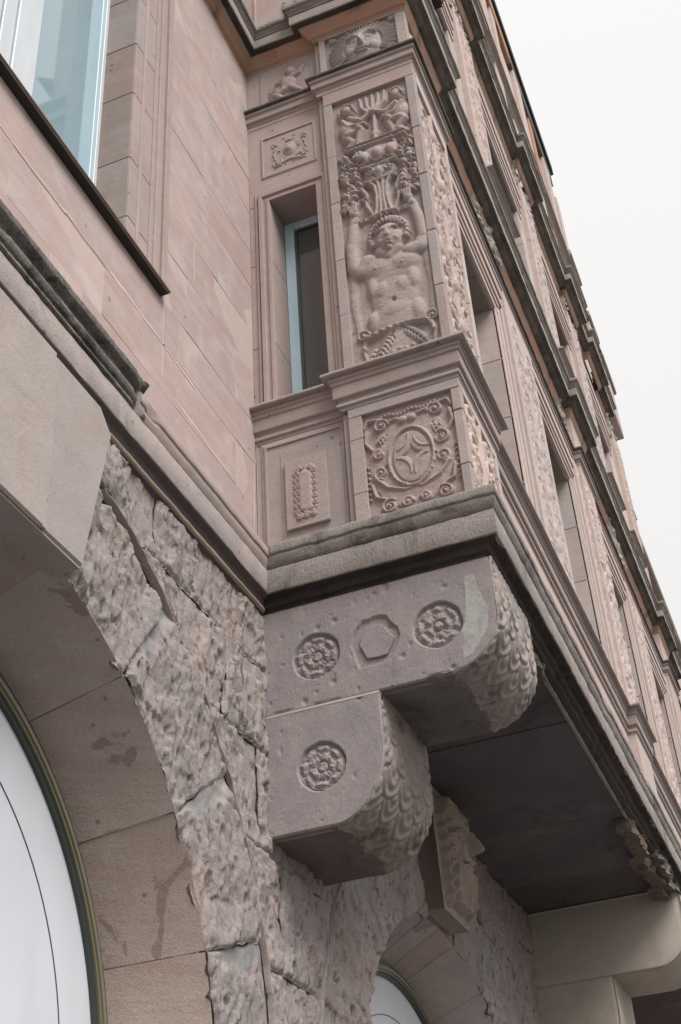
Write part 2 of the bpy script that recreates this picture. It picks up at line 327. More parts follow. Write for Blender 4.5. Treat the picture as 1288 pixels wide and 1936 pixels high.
# ------------------------------------------------------------------ carved relief
class Relief:
    def __init__(s, a0, a1, b0, b1, res=0.006):
        s.na = int((a1 - a0) / res) + 1; s.nb = int((b1 - b0) / res) + 1
        s.a = np.linspace(a0, a1, s.na); s.b = np.linspace(b0, b1, s.nb)
        s.A, s.B = np.meshgrid(s.a, s.b, indexing='ij'); s.H = np.zeros_like(s.A)
    def win(s, a0, a1, b0, b1):
        i0, i1 = np.searchsorted(s.a, [a0, a1]); j0, j1 = np.searchsorted(s.b, [b0, b1])
        return slice(max(i0 - 1, 0), i1 + 1), slice(max(j0 - 1, 0), j1 + 1)
    def ell(s, ca, cb, ra, rb, h, rot=0.0, base=0.0, p=0.5, mode='max'):
        R = max(ra, rb); w = s.win(ca - R, ca + R, cb - R, cb + R); A = s.A[w] - ca; B = s.B[w] - cb
        c, t = math.cos(rot), math.sin(rot); q = ((A * c + B * t) / ra) ** 2 + ((-A * t + B * c) / rb) ** 2
        v = np.where(q < 1, base + h * np.maximum(1 - q, 0) ** p, -9)
        if mode == 'max': s.H[w] = np.maximum(s.H[w], v)
        elif mode == 'add': s.H[w] += np.where(q < 1, h * np.maximum(1 - q, 0) ** p, 0)
        elif mode == 'cut': s.H[w] -= np.where(q < 1, h * np.maximum(1 - q, 0) ** p, 0)
    def line(s, pts, r, h, r2=None, base=0.0, mode='max', p=0.5):
        r2 = r if r2 is None else r2; n = len(pts) - 1
        for i in range(n):
            (a0, b0), (a1, b1) = pts[i], pts[i + 1]; ra = r + (r2 - r) * i / n; rb = r + (r2 - r) * (i + 1) / n; R = max(ra, rb)
            w = s.win(min(a0, a1) - R, max(a0, a1) + R, min(b0, b1) - R, max(b0, b1) + R); A = s.A[w]; B = s.B[w]
            da, db = a1 - a0, b1 - b0; t = np.clip(((A - a0) * da + (B - b0) * db) / max(da * da + db * db, 1e-12), 0, 1)
            rad = ra + (rb - ra) * t; q = ((A - a0 - t * da) ** 2 + (B - b0 - t * db) ** 2) / rad ** 2
            f = np.maximum(1 - q, 0) ** p * (rad / r if mode == 'max' else 1)
            if mode == 'max': s.H[w] = np.maximum(s.H[w], np.where(q < 1, base + h * f, -9))
            else: s.H[w] = np.minimum(s.H[w], np.where(q < 1, np.maximum(s.H[w] - h * f, base - h), 9))
    def spiral(s, ca, cb, r0, turns, a0, h, wd, sgn=1, tail=None):
        n = int(turns * 14); pts = []
        for i in range(n + 1):
            t = i / n; r = r0 * (1 - t) + 0.012 * t; an = a0 + sgn * 2 * math.pi * turns * t; pts.append((ca + r * math.cos(an), cb + r * math.sin(an)))
        if tail: pts = list(tail) + pts
        s.line(pts, wd, h, wd * .7); s.ell(ca, cb, wd * 1.2, wd * 1.2, h * 1.2)
    def leaf(s, a0, b0, a1, b1, wd, h, ribs=6):
        ca, cb = (a0 + a1) / 2, (b0 + b1) / 2; L = math.hypot(a1 - a0, b1 - b0) / 2; an = math.atan2(b1 - b0, a1 - a0)
        s.ell(ca, cb, L, wd, h, an); s.line([(a0, b0), (a1, b1)], .006, h * .35, mode='cut')
        for k in range(1, ribs):
            t = k / ribs; x, y = a0 + (a1 - a0) * t, b0 + (b1 - b0) * t
            for sg in (-1, 1): s.line([(x, y), (x + wd * math.cos(an + sg * .9), y + wd * math.sin(an + sg * .9))], .005, h * .35, mode='cut')
    def blur(s, n=1):
        for _ in range(n):
            h = np.pad(s.H, 1, mode='edge'); s.H = (h[:-2, 1:-1] + h[2:, 1:-1] + h[1:-1, :-2] + h[1:-1, 2:] + 4 * h[1:-1, 1:-1]) / 8
    def weather(s, amp=.003, sc=14, seed=0): s.H = s.H + fbm(s.A * sc, s.B * sc, 0, seed, 4) * amp
    def build(s, name, mapf, mat, par, label=None, skirt=None):
        P = np.stack(mapf(s.A, s.B, s.H), -1); return sheet(name, P, mat, par, skirt, label=label)
def side(x0): return lambda a, b, h: (x0 - h, -a, b + 0 * h)       # faces that look along -X: a = distance out from the wall
def face(y0): return lambda a, b, h: (a + 0 * h, y0 - h, b)         # faces that look along -Y
# ------------------------------------------------------------------ the building
B = bpy.data.objects.new("sandstone_building", None); C.objects.link(B)
B.location = (0, 0, 0)
B['category'] = 'building'
B['label'] = 'weathered pink sandstone building with carved oriel on corbels above rock-faced arches'
def pt(name, label=None):
    o = bpy.data.objects.new(name, None); C.objects.link(o); o.parent = B
    if label: o['label'] = label
    return o

XF, XP = 6.757, 6.667            # side of the oriel: recessed face, pilaster face
YP, YR = -1.561, -1.47           # front of the oriel: pilaster face, recessed face
XE = 20.4                        # far end of the oriel

# ---- ground
g = mesh_np("street", [(-60, -80, 0), (120, -80, 0), (120, 60, 0), (-60, 60, 0)], [(0, 1, 2, 3)], M['asphalt'], None, False)
g['kind'] = 'structure'; g['label'] = 'grey stone paved street in front of the building'

# ---- upper wall, left of the oriel
WX0, WX1, WZ0 = 2.7, 4.82, 7.74     # window opening
def wall_piece(name, rects, y0, y1, mat):
    for r in rects: box(name, r[0], r[1], y0, y1, r[2], r[3], mat, B, 0)
wall_piece("mortar_bed", [(-3, WX0, 6.3, 14.5), (WX0, WX1, 6.3, WZ0 - .01), (WX1, XF + .25, 6.3, 14.5), (WX0, WX1, 11.4, 14.5)], 0.0012, 0.5, M['mortar'])
courses = [6.30, 6.66, 7.03, 7.43, 7.80, 8.30, 8.72, 9.22, 9.62, 10.10, 10.52, 11.02, 11.44, 11.93, 12.4, 12.9, 13.4, 14.0]
SUR0, SUR1 = WX1 - .02, 5.335       # dressed surround right of the window
for ci in range(len(courses) - 1):
    z0, z1 = courses[ci], courses[ci + 1]
    lo = SUR1 if z1 > WZ0 + .08 else 1.2
    xs = [lo]; x = lo + random.uniform(.3, .9)
    while x < XF - .3: xs.append(x); x += random.uniform(.55, 1.05)
    xs.append(XF - .001)
    for x0, x1 in zip(xs, xs[1:]):
        dy = random.uniform(-.0022, .0012)
        box("wall_stone", x0 + .0012, x1 - .0012, dy, .12, z0 + .0012, z1 - .0012, M['pink'], B, .0015, jit=.0022)
    if z0 > 7.7:
        xs = [-1.0, .4, 1.3, WX0 - .5]
        for x0, x1 in zip(xs, xs[1:]): box("wall_stone", x0 + .003, x1 - .003, random.uniform(-.004, .003), .12, z0 + .003, z1 - .003, M['pink'], B, .002)
# window surround: jamb blocks with fillets on the face, dressed reveal
zj = [7.82, 8.05, 8.62, 9.30, 9.86, 10.45, 11.0, 11.4]
for z0, z1 in zip(zj, zj[1:]):
    box("window_jamb", WX1, SUR1 - .002, -.022 + random.uniform(-.002, .002), .3, z0 + .002, z1 - .002, M['jamb' if 0 else 'trim'], B, .004)
    box("reveal_stone", WX1 - .006, WX1 + .03, -.012, .3, z0 + .003, z1 - .003, M['jamb'], B, .003, jit=.002)
    box("window_jamb", WX0 - .5, WX0, -.022, .3, z0 + .002, z1 - .002, M['trim'], B, .004)
for xa, xb, yy in ((WX1 + .10, WX1 + .135, -.034), (WX1 + .26, WX1 + .40, -.036), (WX1 + .30, WX1 + .36, -.052), (WX1 + .425, WX1 + .465, -.046), (WX1 + .485, SUR1 - .004, -.036)):
    box("jamb_moulding", xa, xb, yy, -.01, 7.835, 11.4, M['trim'], B, .006)
box("window_lintel", WX0 - .5, SUR1, -.03, .3, 11.4, 11.85, M['trim'], B, .006)
# window sill: thin dark slab
sill = box("window_sill", 1.0, 5.33, -.066, .05, 7.812, 7.832, M['sill'], B, .006, label='long thin brown sill slab under the blue window')
box("sill_shade_strip", 1.0, 5.31, -.060, .0, 7.790, 7.810, M['silldark'], sill, .003)  # near-black strip that paints the shade on the sill's underside
def smear(name, pts, wd, par, mat='mortar', y=-.0018):
    n = len(pts) - 1; P = []
    for i in range(n * 12 + 1):
        t = i / 12; k = min(int(t), n - 1); f = t - k; x = pts[k][0] + (pts[k + 1][0] - pts[k][0]) * f; z = pts[k][1] + (pts[k + 1][1] - pts[k][1]) * f
        dx, dz = pts[k + 1][0] - pts[k][0], pts[k + 1][1] - pts[k][1]; l = math.hypot(dx, dz)
        a = wd * (.5 + .45 * float(fbm(x * 9, z * 9, 1, 3, 3))); b_ = wd * (.5 + .45 * float(fbm(x * 9, z * 9, 8, 3, 3)))
        P.append([(x - dz / l * a, .003, z + dx / l * a), (x - dz / l * a * .8, y, z + dx / l * a * .8), (x + dz / l * b_ * .8, y, z - dx / l * b_ * .8), (x + dz / l * b_, .003, z - dx / l * b_)])
    return sheet(name, np.array(P, float), M[mat], par)
for pts, wd in (([(5.72, 9.62), (5.72, 10.1)], .022), ([(5.78, 8.28), (5.775, 8.75)], .02), ([(5.96, 8.30), (5.955, 8.55)], .018), ([(5.37, 7.05), (5.365, 7.80)], .03), ([(4.2, 7.44), (4.9, 7.43), (5.8, 7.40)], .03), ([(5.37, 7.10), (5.9, 7.07), (6.4, 7.03)], .028), ([(6.05, 6.66), (6.05, 7.03)], .022), ([(5.78, 8.31), (5.96, 8.30)], .014), ([(6.70, 6.62), (6.735, 7.3), (6.742, 7.9)], .02), ([(3.2, 7.44), (4.2, 7.43)], .026)):
    smear("mortar_smear", pts, wd * 1.15, B)
# window
win = pt("window", 'large white framed window with blue glass left of the oriel')
YW = .22
for x0, x1, mat in ((WX1 - .045, WX1 - .006, 'wwhite'), (WX1 - .075, WX1 - .05, 'wwhite'), (WX1 - .125, WX1 - .08, 'wframe')):
    box("frame_stile", x0, x1, YW - (.02 if mat == 'wframe' else 0), YW + .08, WZ0, 11.4, M[mat], win, .004)
for x0, x1, yy in ((3.90, 4.02, .19), (3.78, 3.895, .175), (3.66, 3.775, .19), (3.5, 3.65, .2), (WX0, WX0 + .12, .2)):
    box("frame_stile", x0, x1, yy, YW + .08, WZ0, 11.4, M['wwhite'], win, .005)
box("frame_rail", WX0, WX1 - .006, .21, YW + .08, WZ0, WZ0 + .10, M['wwhite'], win, .005)
box("frame_rail", WX0, WX1 - .006, .21, YW + .08, 11.3, 11.4, M['wwhite'], win, .005)
box("pane", 4.02, WX1 - .125, YW + .03, YW + .05, WZ0 + .1, 11.3, M['glassblue'], win, 0)
box("pane", WX0 + .12, 3.5, YW + .03, YW + .05, WZ0 + .1, 11.3, M['glassblue'], win, 0)

# ---- string course on the left wall, ledge round the oriel (one mitred path)
LP = [(1.0, 0.0), (6.735, 0.0), (6.735, -1.545), (XE - .02, -1.545), (XE - .02, 0)]
ZB, ZT, ZTOP = 6.225, 6.405, 6.585
fascia = [(0, ZT + .01), (.128, ZT), (.132, ZT - .004), (.130, ZB + .004), (.124, ZB), (0, ZB + .003)]
top = [(-.05, ZTOP + .035), (.05, ZTOP + .03), (.155, ZTOP - .005), (.166, ZTOP - .02), (.168, ZTOP - .075), (.160, ZTOP - .085), (.152, ZTOP - .087), (.156, ZTOP - .10), (.150, ZTOP - .125), (.138, ZTOP - .155), (.126, ZTOP - .168), (.120, ZT + .008), (0, ZT + .011)]
bed = [(0, ZB - .002), (.122, ZB - .003), (.06, ZB - .008), (.056, ZB - .02), (.05, ZB - .05), (.02, ZB - .06), (.018, ZB - .09), (-.03, ZB - .108), (-.06, ZB - .112)]
sc_ = sweep("string_course", LP, fascia, M['course'], B, segs=(0, 1), step=.03, jit=.004, chip=.010, label='pale flat string course band running into the oriel ledge')
sweep("string_moulding", [(4.86, 0.0), (6.735, 0.0), (6.735, -1.545)], [(a * .93, b - .012) for a, b in top], M['trim'], sc_, segs=(0, 1), step=.03, jit=.005, chip=.03, seed=3)
sweep("bed_course", LP, [(0, ZB - .002), (.126, ZB - .003), (.082, ZB - .012), (.075, ZB - .02), (.066, ZB - .075), (.060, ZB - .085), (.055, ZB - .10), (.02, ZB - .115), (.0, ZB - .16), (-.06, ZB - .20)], M['soffit'], sc_, segs=(0, 1), step=.04, jit=.006, seed=5)
bl = [(.068 + .017 * math.cos(t), ZB - .082 + .017 * math.sin(t)) for t in np.linspace(-2.8, 2.4, 9)]
sweep("bead_moulding", LP, bl, M['bead'], sc_, segs=(0, 1), step=.05, jit=.004, seed=6, soft=0)
# blackened surviving stretch of the upper moulding, broken off at its right end
LB = [(1.0, 0.0), (4.98, 0.0)]
brk = [(0, 6.745), (.09, 6.725), (.160, 6.665), (.176, 6.635), (.172, 6.60), (.148, 6.585), (.126, 6.578), (.120, 6.548), (.134, 6.532), (.152, 6.52), (.158, 6.492), (.148, 6.466), (.128, 6.457), (.126, 6.446), (.144, 6.438), (.146, 6.418), (.132, 6.41), (0, 6.407)]
bc = sweep("broken_cornice", LB, brk, M['blackledge'], B, step=.010, jit=.0035, chip=.010, seed=11, jsc=30, angle=30, endfade=.22, soft=.0015, label='black crusted stretch of cornice that breaks off above the keystone')
# ledge
lf = sweep("oriel_ledge", LP, fascia, M['ledge'], B, segs=(1, 4), step=.02, jit=.006, chip=.008, seed=21, label='sooty grey stone ledge carrying the oriel, chipped underneath')
sweep("ledge_top", LP, top, M['ledgetop'], lf, segs=(1, 4), step=.02, jit=.007, chip=.012, seed=22)
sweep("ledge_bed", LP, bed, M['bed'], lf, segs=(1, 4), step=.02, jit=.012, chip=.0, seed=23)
for x0, x1 in ((7.40, 9.15), (9.15, 11.05), (11.05, 12.42), (12.42, 13.35)):
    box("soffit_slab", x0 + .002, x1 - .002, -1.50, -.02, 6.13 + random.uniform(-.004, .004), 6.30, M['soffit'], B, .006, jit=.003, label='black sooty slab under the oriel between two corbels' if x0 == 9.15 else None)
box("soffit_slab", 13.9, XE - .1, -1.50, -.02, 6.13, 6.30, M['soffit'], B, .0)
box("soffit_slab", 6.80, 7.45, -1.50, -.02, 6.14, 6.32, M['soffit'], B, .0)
box("soffit_fillet", 8.3, 12.0, -1.515, -1.485, 6.105, 6.128, M['corona'], B, .004, jit=.004)
# crumbling mortar lumps under the ledge
def lump(x, y, z, r, seed, mat='lump', sq=(1, 1, 1)):
    bm = bmesh.new(); bmesh.ops.create_icosphere(bm, subdivisions=4, radius=1)
    V = np.array([v.co for v in bm.verts]); n = 1 + .55 * fbm(V[:, 0] * 2.2 + seed, V[:, 1] * 2.2, V[:, 2] * 2.2, seed, 4)
    for v, k in zip(bm.verts, n): v.co = (x + v.co.x * k * r * sq[0], y + v.co.y * k * r * sq[1], z + v.co.z * k * r * sq[2])
    me = bpy.data.meshes.new("mortar_lump"); bm.to_mesh(me); bm.free(); me.materials.append(M[mat])
    for p in me.polygons: p.use_smooth = True
    o = bpy.data.objects.new("mortar_lump", me); C.objects.link(o); o.parent = B; return o
def crumble(x0, x1, z0, z1, y0, seed, mat='lump', depth=.12):
    nx, nz = int((x1 - x0) / .012), max(12, int((z1 - z0) / .012)); X, Z = np.meshgrid(np.linspace(x0, x1, nx), np.linspace(0, 1, nz), indexing='ij')
    zl = z0 + .05 * fbm(X * 5, X * 0, seed, 3, 4) - .02; Z = zl + (z1 - zl) * Z
    d1, v1 = worley(X * 9, Z * 9, seed); h = depth * (.5 + .6 * fbm(X * 4, Z * 4, seed, 9, 4)) + .05 * (.5 - d1) + .03 * v1
    return sheet("crumbled_mortar", np.stack([X + .03 * fbm(X * 8, Z * 8, seed, 4, 3), y0 - h, Z + .02 * fbm(X * 9, Z * 9, seed, 6, 3)], -1), M[mat], B, skirt=(0, .14, .02), angle=40)
crumble(7.66, 8.35, 6.06, 6.19, -1.47, 90); crumble(11.2, 13.25, 6.02, 6.20, -1.44, 95); crumble(12.2, 13.4, 6.08, 6.24, -1.52, 97, 'lump', .10)
# ---- corbels
def corbel(x0, x1, ornate, label, mats):
    fm, sm = M[mats[0]], M[mats[1]]
    root = pt("corbel", label)
    def dmax_up(z): return np.where(z > 5.74, 1.60, 1.22 + .38 * np.sqrt(np.clip(1 - ((5.74 - z) / .362) ** 2, 0, 1)))
    def dmax_lo(z): return np.where(z > 5.03, .81, .44 + .37 * np.sqrt(np.clip(1 - ((5.03 - z) / .436) ** 2, 0, 1)))
    def tri(P, Q): return np.hypot(P[0] - Q[0], P[1] - Q[1])
    outer = [(0.733, 5.888), (0.852, 5.897), (0.89, 5.881), (0.91, 5.832), (0.955, 5.783), (0.966, 5.727), (0.939, 5.661), (0.894, 5.58), (0.825, 5.562), (0.69, 5.562), (0.644, 5.74), (0.669, 5.82)]
    inner = [(0.754, 5.834), (0.847, 5.836), (0.874, 5.811), (0.891, 5.774), (0.935, 5.72), (0.878, 5.615), (0.829, 5.608), (0.744, 5.616), (0.701, 5.715), (0.709, 5.766)]
    def inside(poly, A, Bz):
        r = np.zeros(A.shape, bool); j = len(poly) - 1
        for i in range(len(poly)):
            (xi, yi), (xj, yj) = poly[i], poly[j]
            c = ((yi > Bz) != (yj > Bz)) & (A < (xj - xi) * (Bz - yi) / (yj - yi + 1e-12) + xi); r ^= c; j = i
        return r
    for tier, (zlo, zhi, fn) in enumerate(((5.378, 6.12, dmax_up), (4.594, 5.374, dmax_lo))):
        nz, nd = (int((zhi - zlo) / .006), 260 if tier == 0 else 140) if ornate else (40, 40)
        z = zlo + (zhi - zlo) * np.linspace(0, 1, nz) ** (1.6); dm = fn(z)
        u = np.linspace(0, 1, nd); A = dm[:, None] * u[None]; Z = np.broadcast_to(z[:, None], A.shape)
        h = .003 * fbm(A * 9, Z * 9, 0, 3 + tier, 4)
        edge = np.minimum(dm[:, None] - A, Z - zlo); h = h - .012 * np.clip(1 - edge / .015, 0, 1) ** 2
        if ornate:
            for _ in range(75 if tier == 0 else 40):
                pa, pb, pr = random.uniform(.02, 1.5), random.uniform(zlo, zhi), random.choice((.005, .006, .008, .011, .018)); pe = random.uniform(.6, 2.2)
                h = h - pr * .6 * np.exp(-(((A - pa) / pr) ** 2 + ((Z - pb) / (pr * pe)) ** 2) ** 1.3)
            for (ca, cb, r) in (((.41, 5.725, .155), (1.21, 5.728, .155)) if tier == 0 else ((.407, 4.98, .152),)):
                h = h - .028 * sstep(r + .006, r - .006, np.hypot(A - ca, Z - cb) + .006 * fbm(A * 20, Z * 20, 0, 8, 2))
            if tier == 0: h = h - .016 * inside(outer, A, Z)
            # broken edges of the soffit
            h = h - .02 * sstep(.1, .5, fbm(A * 7, Z * 7, 0, 55, 3)) * np.clip(1 - edge / .03, 0, 1)
        P = np.stack([x0 - h, -A, Z], -1)
        sheet("corbel_cheek", P, fm, root, skirt=(.06, 0, 0), label=('upper' if tier == 0 else 'lower') + ' smooth cheek of the corbel' + (' with sunk rosettes' if ornate else ''))
        # front strip: down the front, round the curve, back along the soffit
        if tier == 0: d_in, zs0, dF, cc, rx, rz = .80, 6.12, 1.60, (1.22, 5.74), .38, .362
        else: d_in, zs0, dF, cc, rx, rz = -.02, 5.40, .81, (.44, 5.03), .37, .436
        L = [(dF, zs0), (dF, cc[1])] + [(cc[0] + rx * math.cos(t), cc[1] - rz * math.sin(t)) for t in np.linspace(0, math.pi / 2, 30)[1:]] + [(d_in, cc[1] - rz)]
        L = np.array(L); sl = np.r_[0, np.cumsum(np.hypot(*np.diff(L, axis=0).T))]
        ns, nx = (220, 130) if ornate else (60, 16)
        s = np.linspace(0, sl[-1], ns); Dd = np.interp(s, sl, L[:, 0]); Zz = np.interp(s, sl, L[:, 1])
        tx = np.gradient(Dd, s); tz = np.gradient(Zz, s); nn = np.stack([-tz, tx], -1); nn /= np.linalg.norm(nn, axis=1)[:, None]
        W = x1 - x0; xx = np.linspace(0, W, nx); S, X = np.meshgrid(s, xx, indexing='ij'); H = np.zeros_like(S) - .012
        if ornate:
            s_end = 1.02 if tier == 0 else .98; pitch = .15; wd = .25
            k = int(s_end / pitch)
            for r in range(k, -2, -1):
                cs = r * pitch
                for c in range(-1, 7):
                    cx = (c + (.5 if r % 2 else 0)) * wd + .02 + random.uniform(-.018, .018); sz = random.uniform(.9, 1.12); q = np.hypot((X - cx) / (wd * .56 * sz), (S - cs - random.uniform(-.012, .012)) / (pitch * 1.28 * sz)) + .06 * fbm(X * 11, S * 11, 0, r * 7 + c, 3)
                    lay = .0 + .010 * (1 - sstep(.86, 1.0, q)) + .007 * np.exp(-((q - .86) / .08) ** 2) - .008 * np.exp(-((q - .66) / .08) ** 2) + .006 * np.exp(-((q - .46) / .08) ** 2) - .005 * np.exp(-((q - .28) / .07) ** 2) + .008 * np.clip(1 - (q / .22) ** 2, 0, 1)
                    H = np.where(q < 1.0, np.maximum(lay - .02 * (S - cs) / pitch * 0, H * 0 + lay), H)
            H = H * 1.0 * sstep(s_end + .10, s_end - .06, S) * (.35 + .65 * sstep(.0, .3, S)) - .004
            for _ in range(1): H[1:-1, 1:-1] = (H[:-2, 1:-1] + H[2:, 1:-1] + H[1:-1, :-2] + H[1:-1, 2:] + 2 * H[1:-1, 1:-1]) / 6
            H += .004 * fbm(X * 14, S * 14, 0, 5, 4)
            ed = np.minimum(X, W - X); H = H * sstep(0, .02, ed) - .012 * (1 - sstep(0, .015, ed))
        else: H = H + .01
        P = np.stack([x0 + X, -(Dd[:, None] + nn[:, 0:1] * H), Zz[:, None] + nn[:, 1:2] * H], -1)
        if ornate:
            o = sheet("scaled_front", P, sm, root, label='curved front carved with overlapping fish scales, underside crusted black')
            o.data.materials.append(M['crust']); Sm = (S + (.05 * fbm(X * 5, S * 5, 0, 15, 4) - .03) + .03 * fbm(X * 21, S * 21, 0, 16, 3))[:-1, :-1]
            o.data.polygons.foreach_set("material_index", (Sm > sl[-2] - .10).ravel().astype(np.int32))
        else: sheet("corbel_front", P, sm, root)
        poly = [(float(a), float(b)) for a, b in zip(Dd[::6], Zz[::6])] + [(float(d_in), float(zs0))]
        prism("corbel_core", [(a - .02 if a > .1 else a, b + .02 if b < zs0 - .05 else b) for a, b in poly], lambda a, b, h: (h, -a, b), x0 + .03, x1 - .004, fm, root)
    if ornate:
        for (ca, cb, r, lb) in ((.41, 5.725, .148, 'rosette nearest the wall'), (1.21, 5.728, .148, 'rosette near the corbel nose'), (.407, 4.98, .145, 'rosette on the lower tier')):
            nr, nt_ = 44, 132; rr = np.linspace(0, 1, nr)[:, None]; th = np.linspace(0, 2 * math.pi, nt_)[None]
            R_, T = np.broadcast_arrays(rr, th)
            h = .006 + .016 * np.clip(1 - (R_ / .2) ** 2, 0, 1) ** .5
            p1 = np.abs(np.cos(2.5 * T)) ; h = np.maximum(h, .004 + .022 * np.exp(-((R_ - .42) / .16) ** 2) * p1 ** .5)
            p2 = np.abs(np.cos(4 * T + .4)); h = np.maximum(h, .002 + .026 * np.exp(-((R_ - .78) / .14) ** 2) * p2 ** .6)
            h = h - .014 * np.exp(-((R_ - .25) / .03) ** 2) - .012 * np.exp(-((np.cos(5 * T)) / .12) ** 2) * (R_ > .3) * (R_ < .62)
            h = .72 * h + .012 * fbm(R_ * np.cos(T) * 5 + ca * 9, R_ * np.sin(T) * 5, 0, 12, 4)
            P = np.stack([x0 + .026 - h, -(ca + r * R_ * np.cos(T)), cb + r * R_ * np.sin(T)], -1)
            sheet("rosette", P, fm, root, label='weathered carved ' + lb)
        prism("limewash_patch", [(1.415, 6.02), (1.475, 6.015), (1.49, 5.93), (1.51, 5.84), (1.535, 5.76), (1.52, 5.63), (1.45, 5.525), (1.40, 5.47), (1.352, 5.455), (1.345, 5.58), (1.36, 5.66), (1.385, 5.70), (1.40, 5.80), (1.41, 5.92)], side(x0), -.004, .0012, M['lime'], root, .0, label='pale greenish limewash patch on the corbel cheek')
        smear_joint = box("mortar_joint", x0 - .0015, x0 + .01, -.80, -.004, 5.368, 5.384, M['mortar'], root, .001, jit=.001)
        prism("cartouche", inner, side(x0), -.014, .0, fm, root, .005, label='worn plain cartouche between two rosettes')
    return root
corbel(6.68, 7.56, True, 'grey two-tier corbel with rosettes and scaled fronts under the oriel corner', ('corbel', 'scale'))
corbel(13.2, 14.08, False, 'plain beige two-tier corbel beyond the black soffit', ('beige', 'beige'))
corbel(19.4, 20.3, False, 'far beige corbel at the end of the oriel', ('beige', 'beige'))
# ---- rock-faced lower wall with two arches
AC = [(3.87, 3.03, 2.12), (10.02, 3.03, 2.04)]       # arch centres and radii at the wall face
ring_w = .72
def rock(name, X, Z, y0, seed, mat, par, depth=.06, label=None, chis=1.0, edge_w=.022, soft_edge=True, notch=None):
    """rock-faced front over a (u,v) grid of wall points"""
    du = np.minimum(np.arange(X.shape[0]), X.shape[0] - 1 - np.arange(X.shape[0]))[:, None]; dv = np.minimum(np.arange(X.shape[1]), X.shape[1] - 1 - np.arange(X.shape[1]))[None]
    su = np.hypot(np.diff(X, axis=0), np.diff(Z, axis=0)).mean(); sv = np.hypot(np.diff(X, axis=1), np.diff(Z, axis=1)).mean()
    e = np.minimum(du * su, dv * sv); ef = .45 + .55 * np.sqrt(np.clip(e / edge_w, 0, 1)) if soft_edge else np.sqrt(np.clip(e / edge_w, 0, 1))
    n1 = fbm(X * 1.7, Z * 1.7, seed, 1, 3); a = X * .93 + Z * .37; b = -X * .37 + Z * .93
    a = X + .10 * Z; b = Z - .10 * X
    a = a + .04 * fbm(X * 6, Z * 4, seed, 71, 3)
    rdg = 1 - np.abs(fbm(a * 13, b * 3.2, seed, 21, 4)) * 2.2
    fac, fv = worley(X * 3.1 + .3 * n1, Z * 2.3, seed % 40)
    d1, v1 = worley(a * 15, b * 6, seed % 50); d2, v2 = worley(a * 26, b * 9, seed % 50 + 60)
    pit = sstep(.30, .12, d1 + .10 * fbm(a * 40, b * 20, seed, 3, 2)) * (v1 > .62)
    pit2 = sstep(.28, .10, d2) * (v2 > .72)
    def facet(sx, sz, amp, sd):
        x, y = a * sx, b * sz; ix, iy = np.floor(x), np.floor(y); best = np.full(x.shape, 9.0); out = np.zeros(x.shape)
        for p in (-1, 0, 1):
            for q in (-1, 0, 1):
                cx_ = ix + p + .1 + .8 * _h(ix + p, iy + q, ix * 0, sd); cy_ = iy + q + .1 + .8 * _h(ix + p, iy + q, ix * 0, sd + 1)
                d = np.hypot(x - cx_, y - cy_); k = d < best
                v = amp * ((_h(ix + p, iy + q, ix * 0, sd + 2) - .5) + 1.3 * (x - cx_) * (_h(ix + p, iy + q, ix * 0, sd + 3) - .5) + 1.6 * (y - cy_) * (_h(ix + p, iy + q, ix * 0, sd + 4) - .35))
                out = np.where(k, v, out); best = np.minimum(best, d)
        return out
    fct = facet(9, 5.5, .017, seed % 90) + facet(23, 12, .010, seed % 90 + 7)
    h = fct + depth * (.55 + .8 * n1 + .5 * (fv - .5)) + chis * (.014 * rdg - .032 * pit - .014 * pit2 + .007 * fbm(a * 24, b * 7, seed, 41, 3) + .0025 * fbm(X * 55, Z * 40, seed, 45, 3))
    h = np.maximum(h, .006) * ef
    if notch is not None: h = h * (1 - notch) + notch * (.012 + .01 * fbm(X * 9, Z * 9, seed, 8, 3))
    P = np.stack([X, y0 - h, Z], -1)
    o = sheet(name, P, mat, par, skirt=(0, .25, 0), label=label)
    if notch is not None:
        o.data.materials.append(M['notch']); mi = np.zeros(len(o.data.polygons), np.int32); k = (notch[:-1, :-1] > .30).ravel(); mi[:len(k)] = k
        o.data.polygons.foreach_set("material_index", mi)
    return o
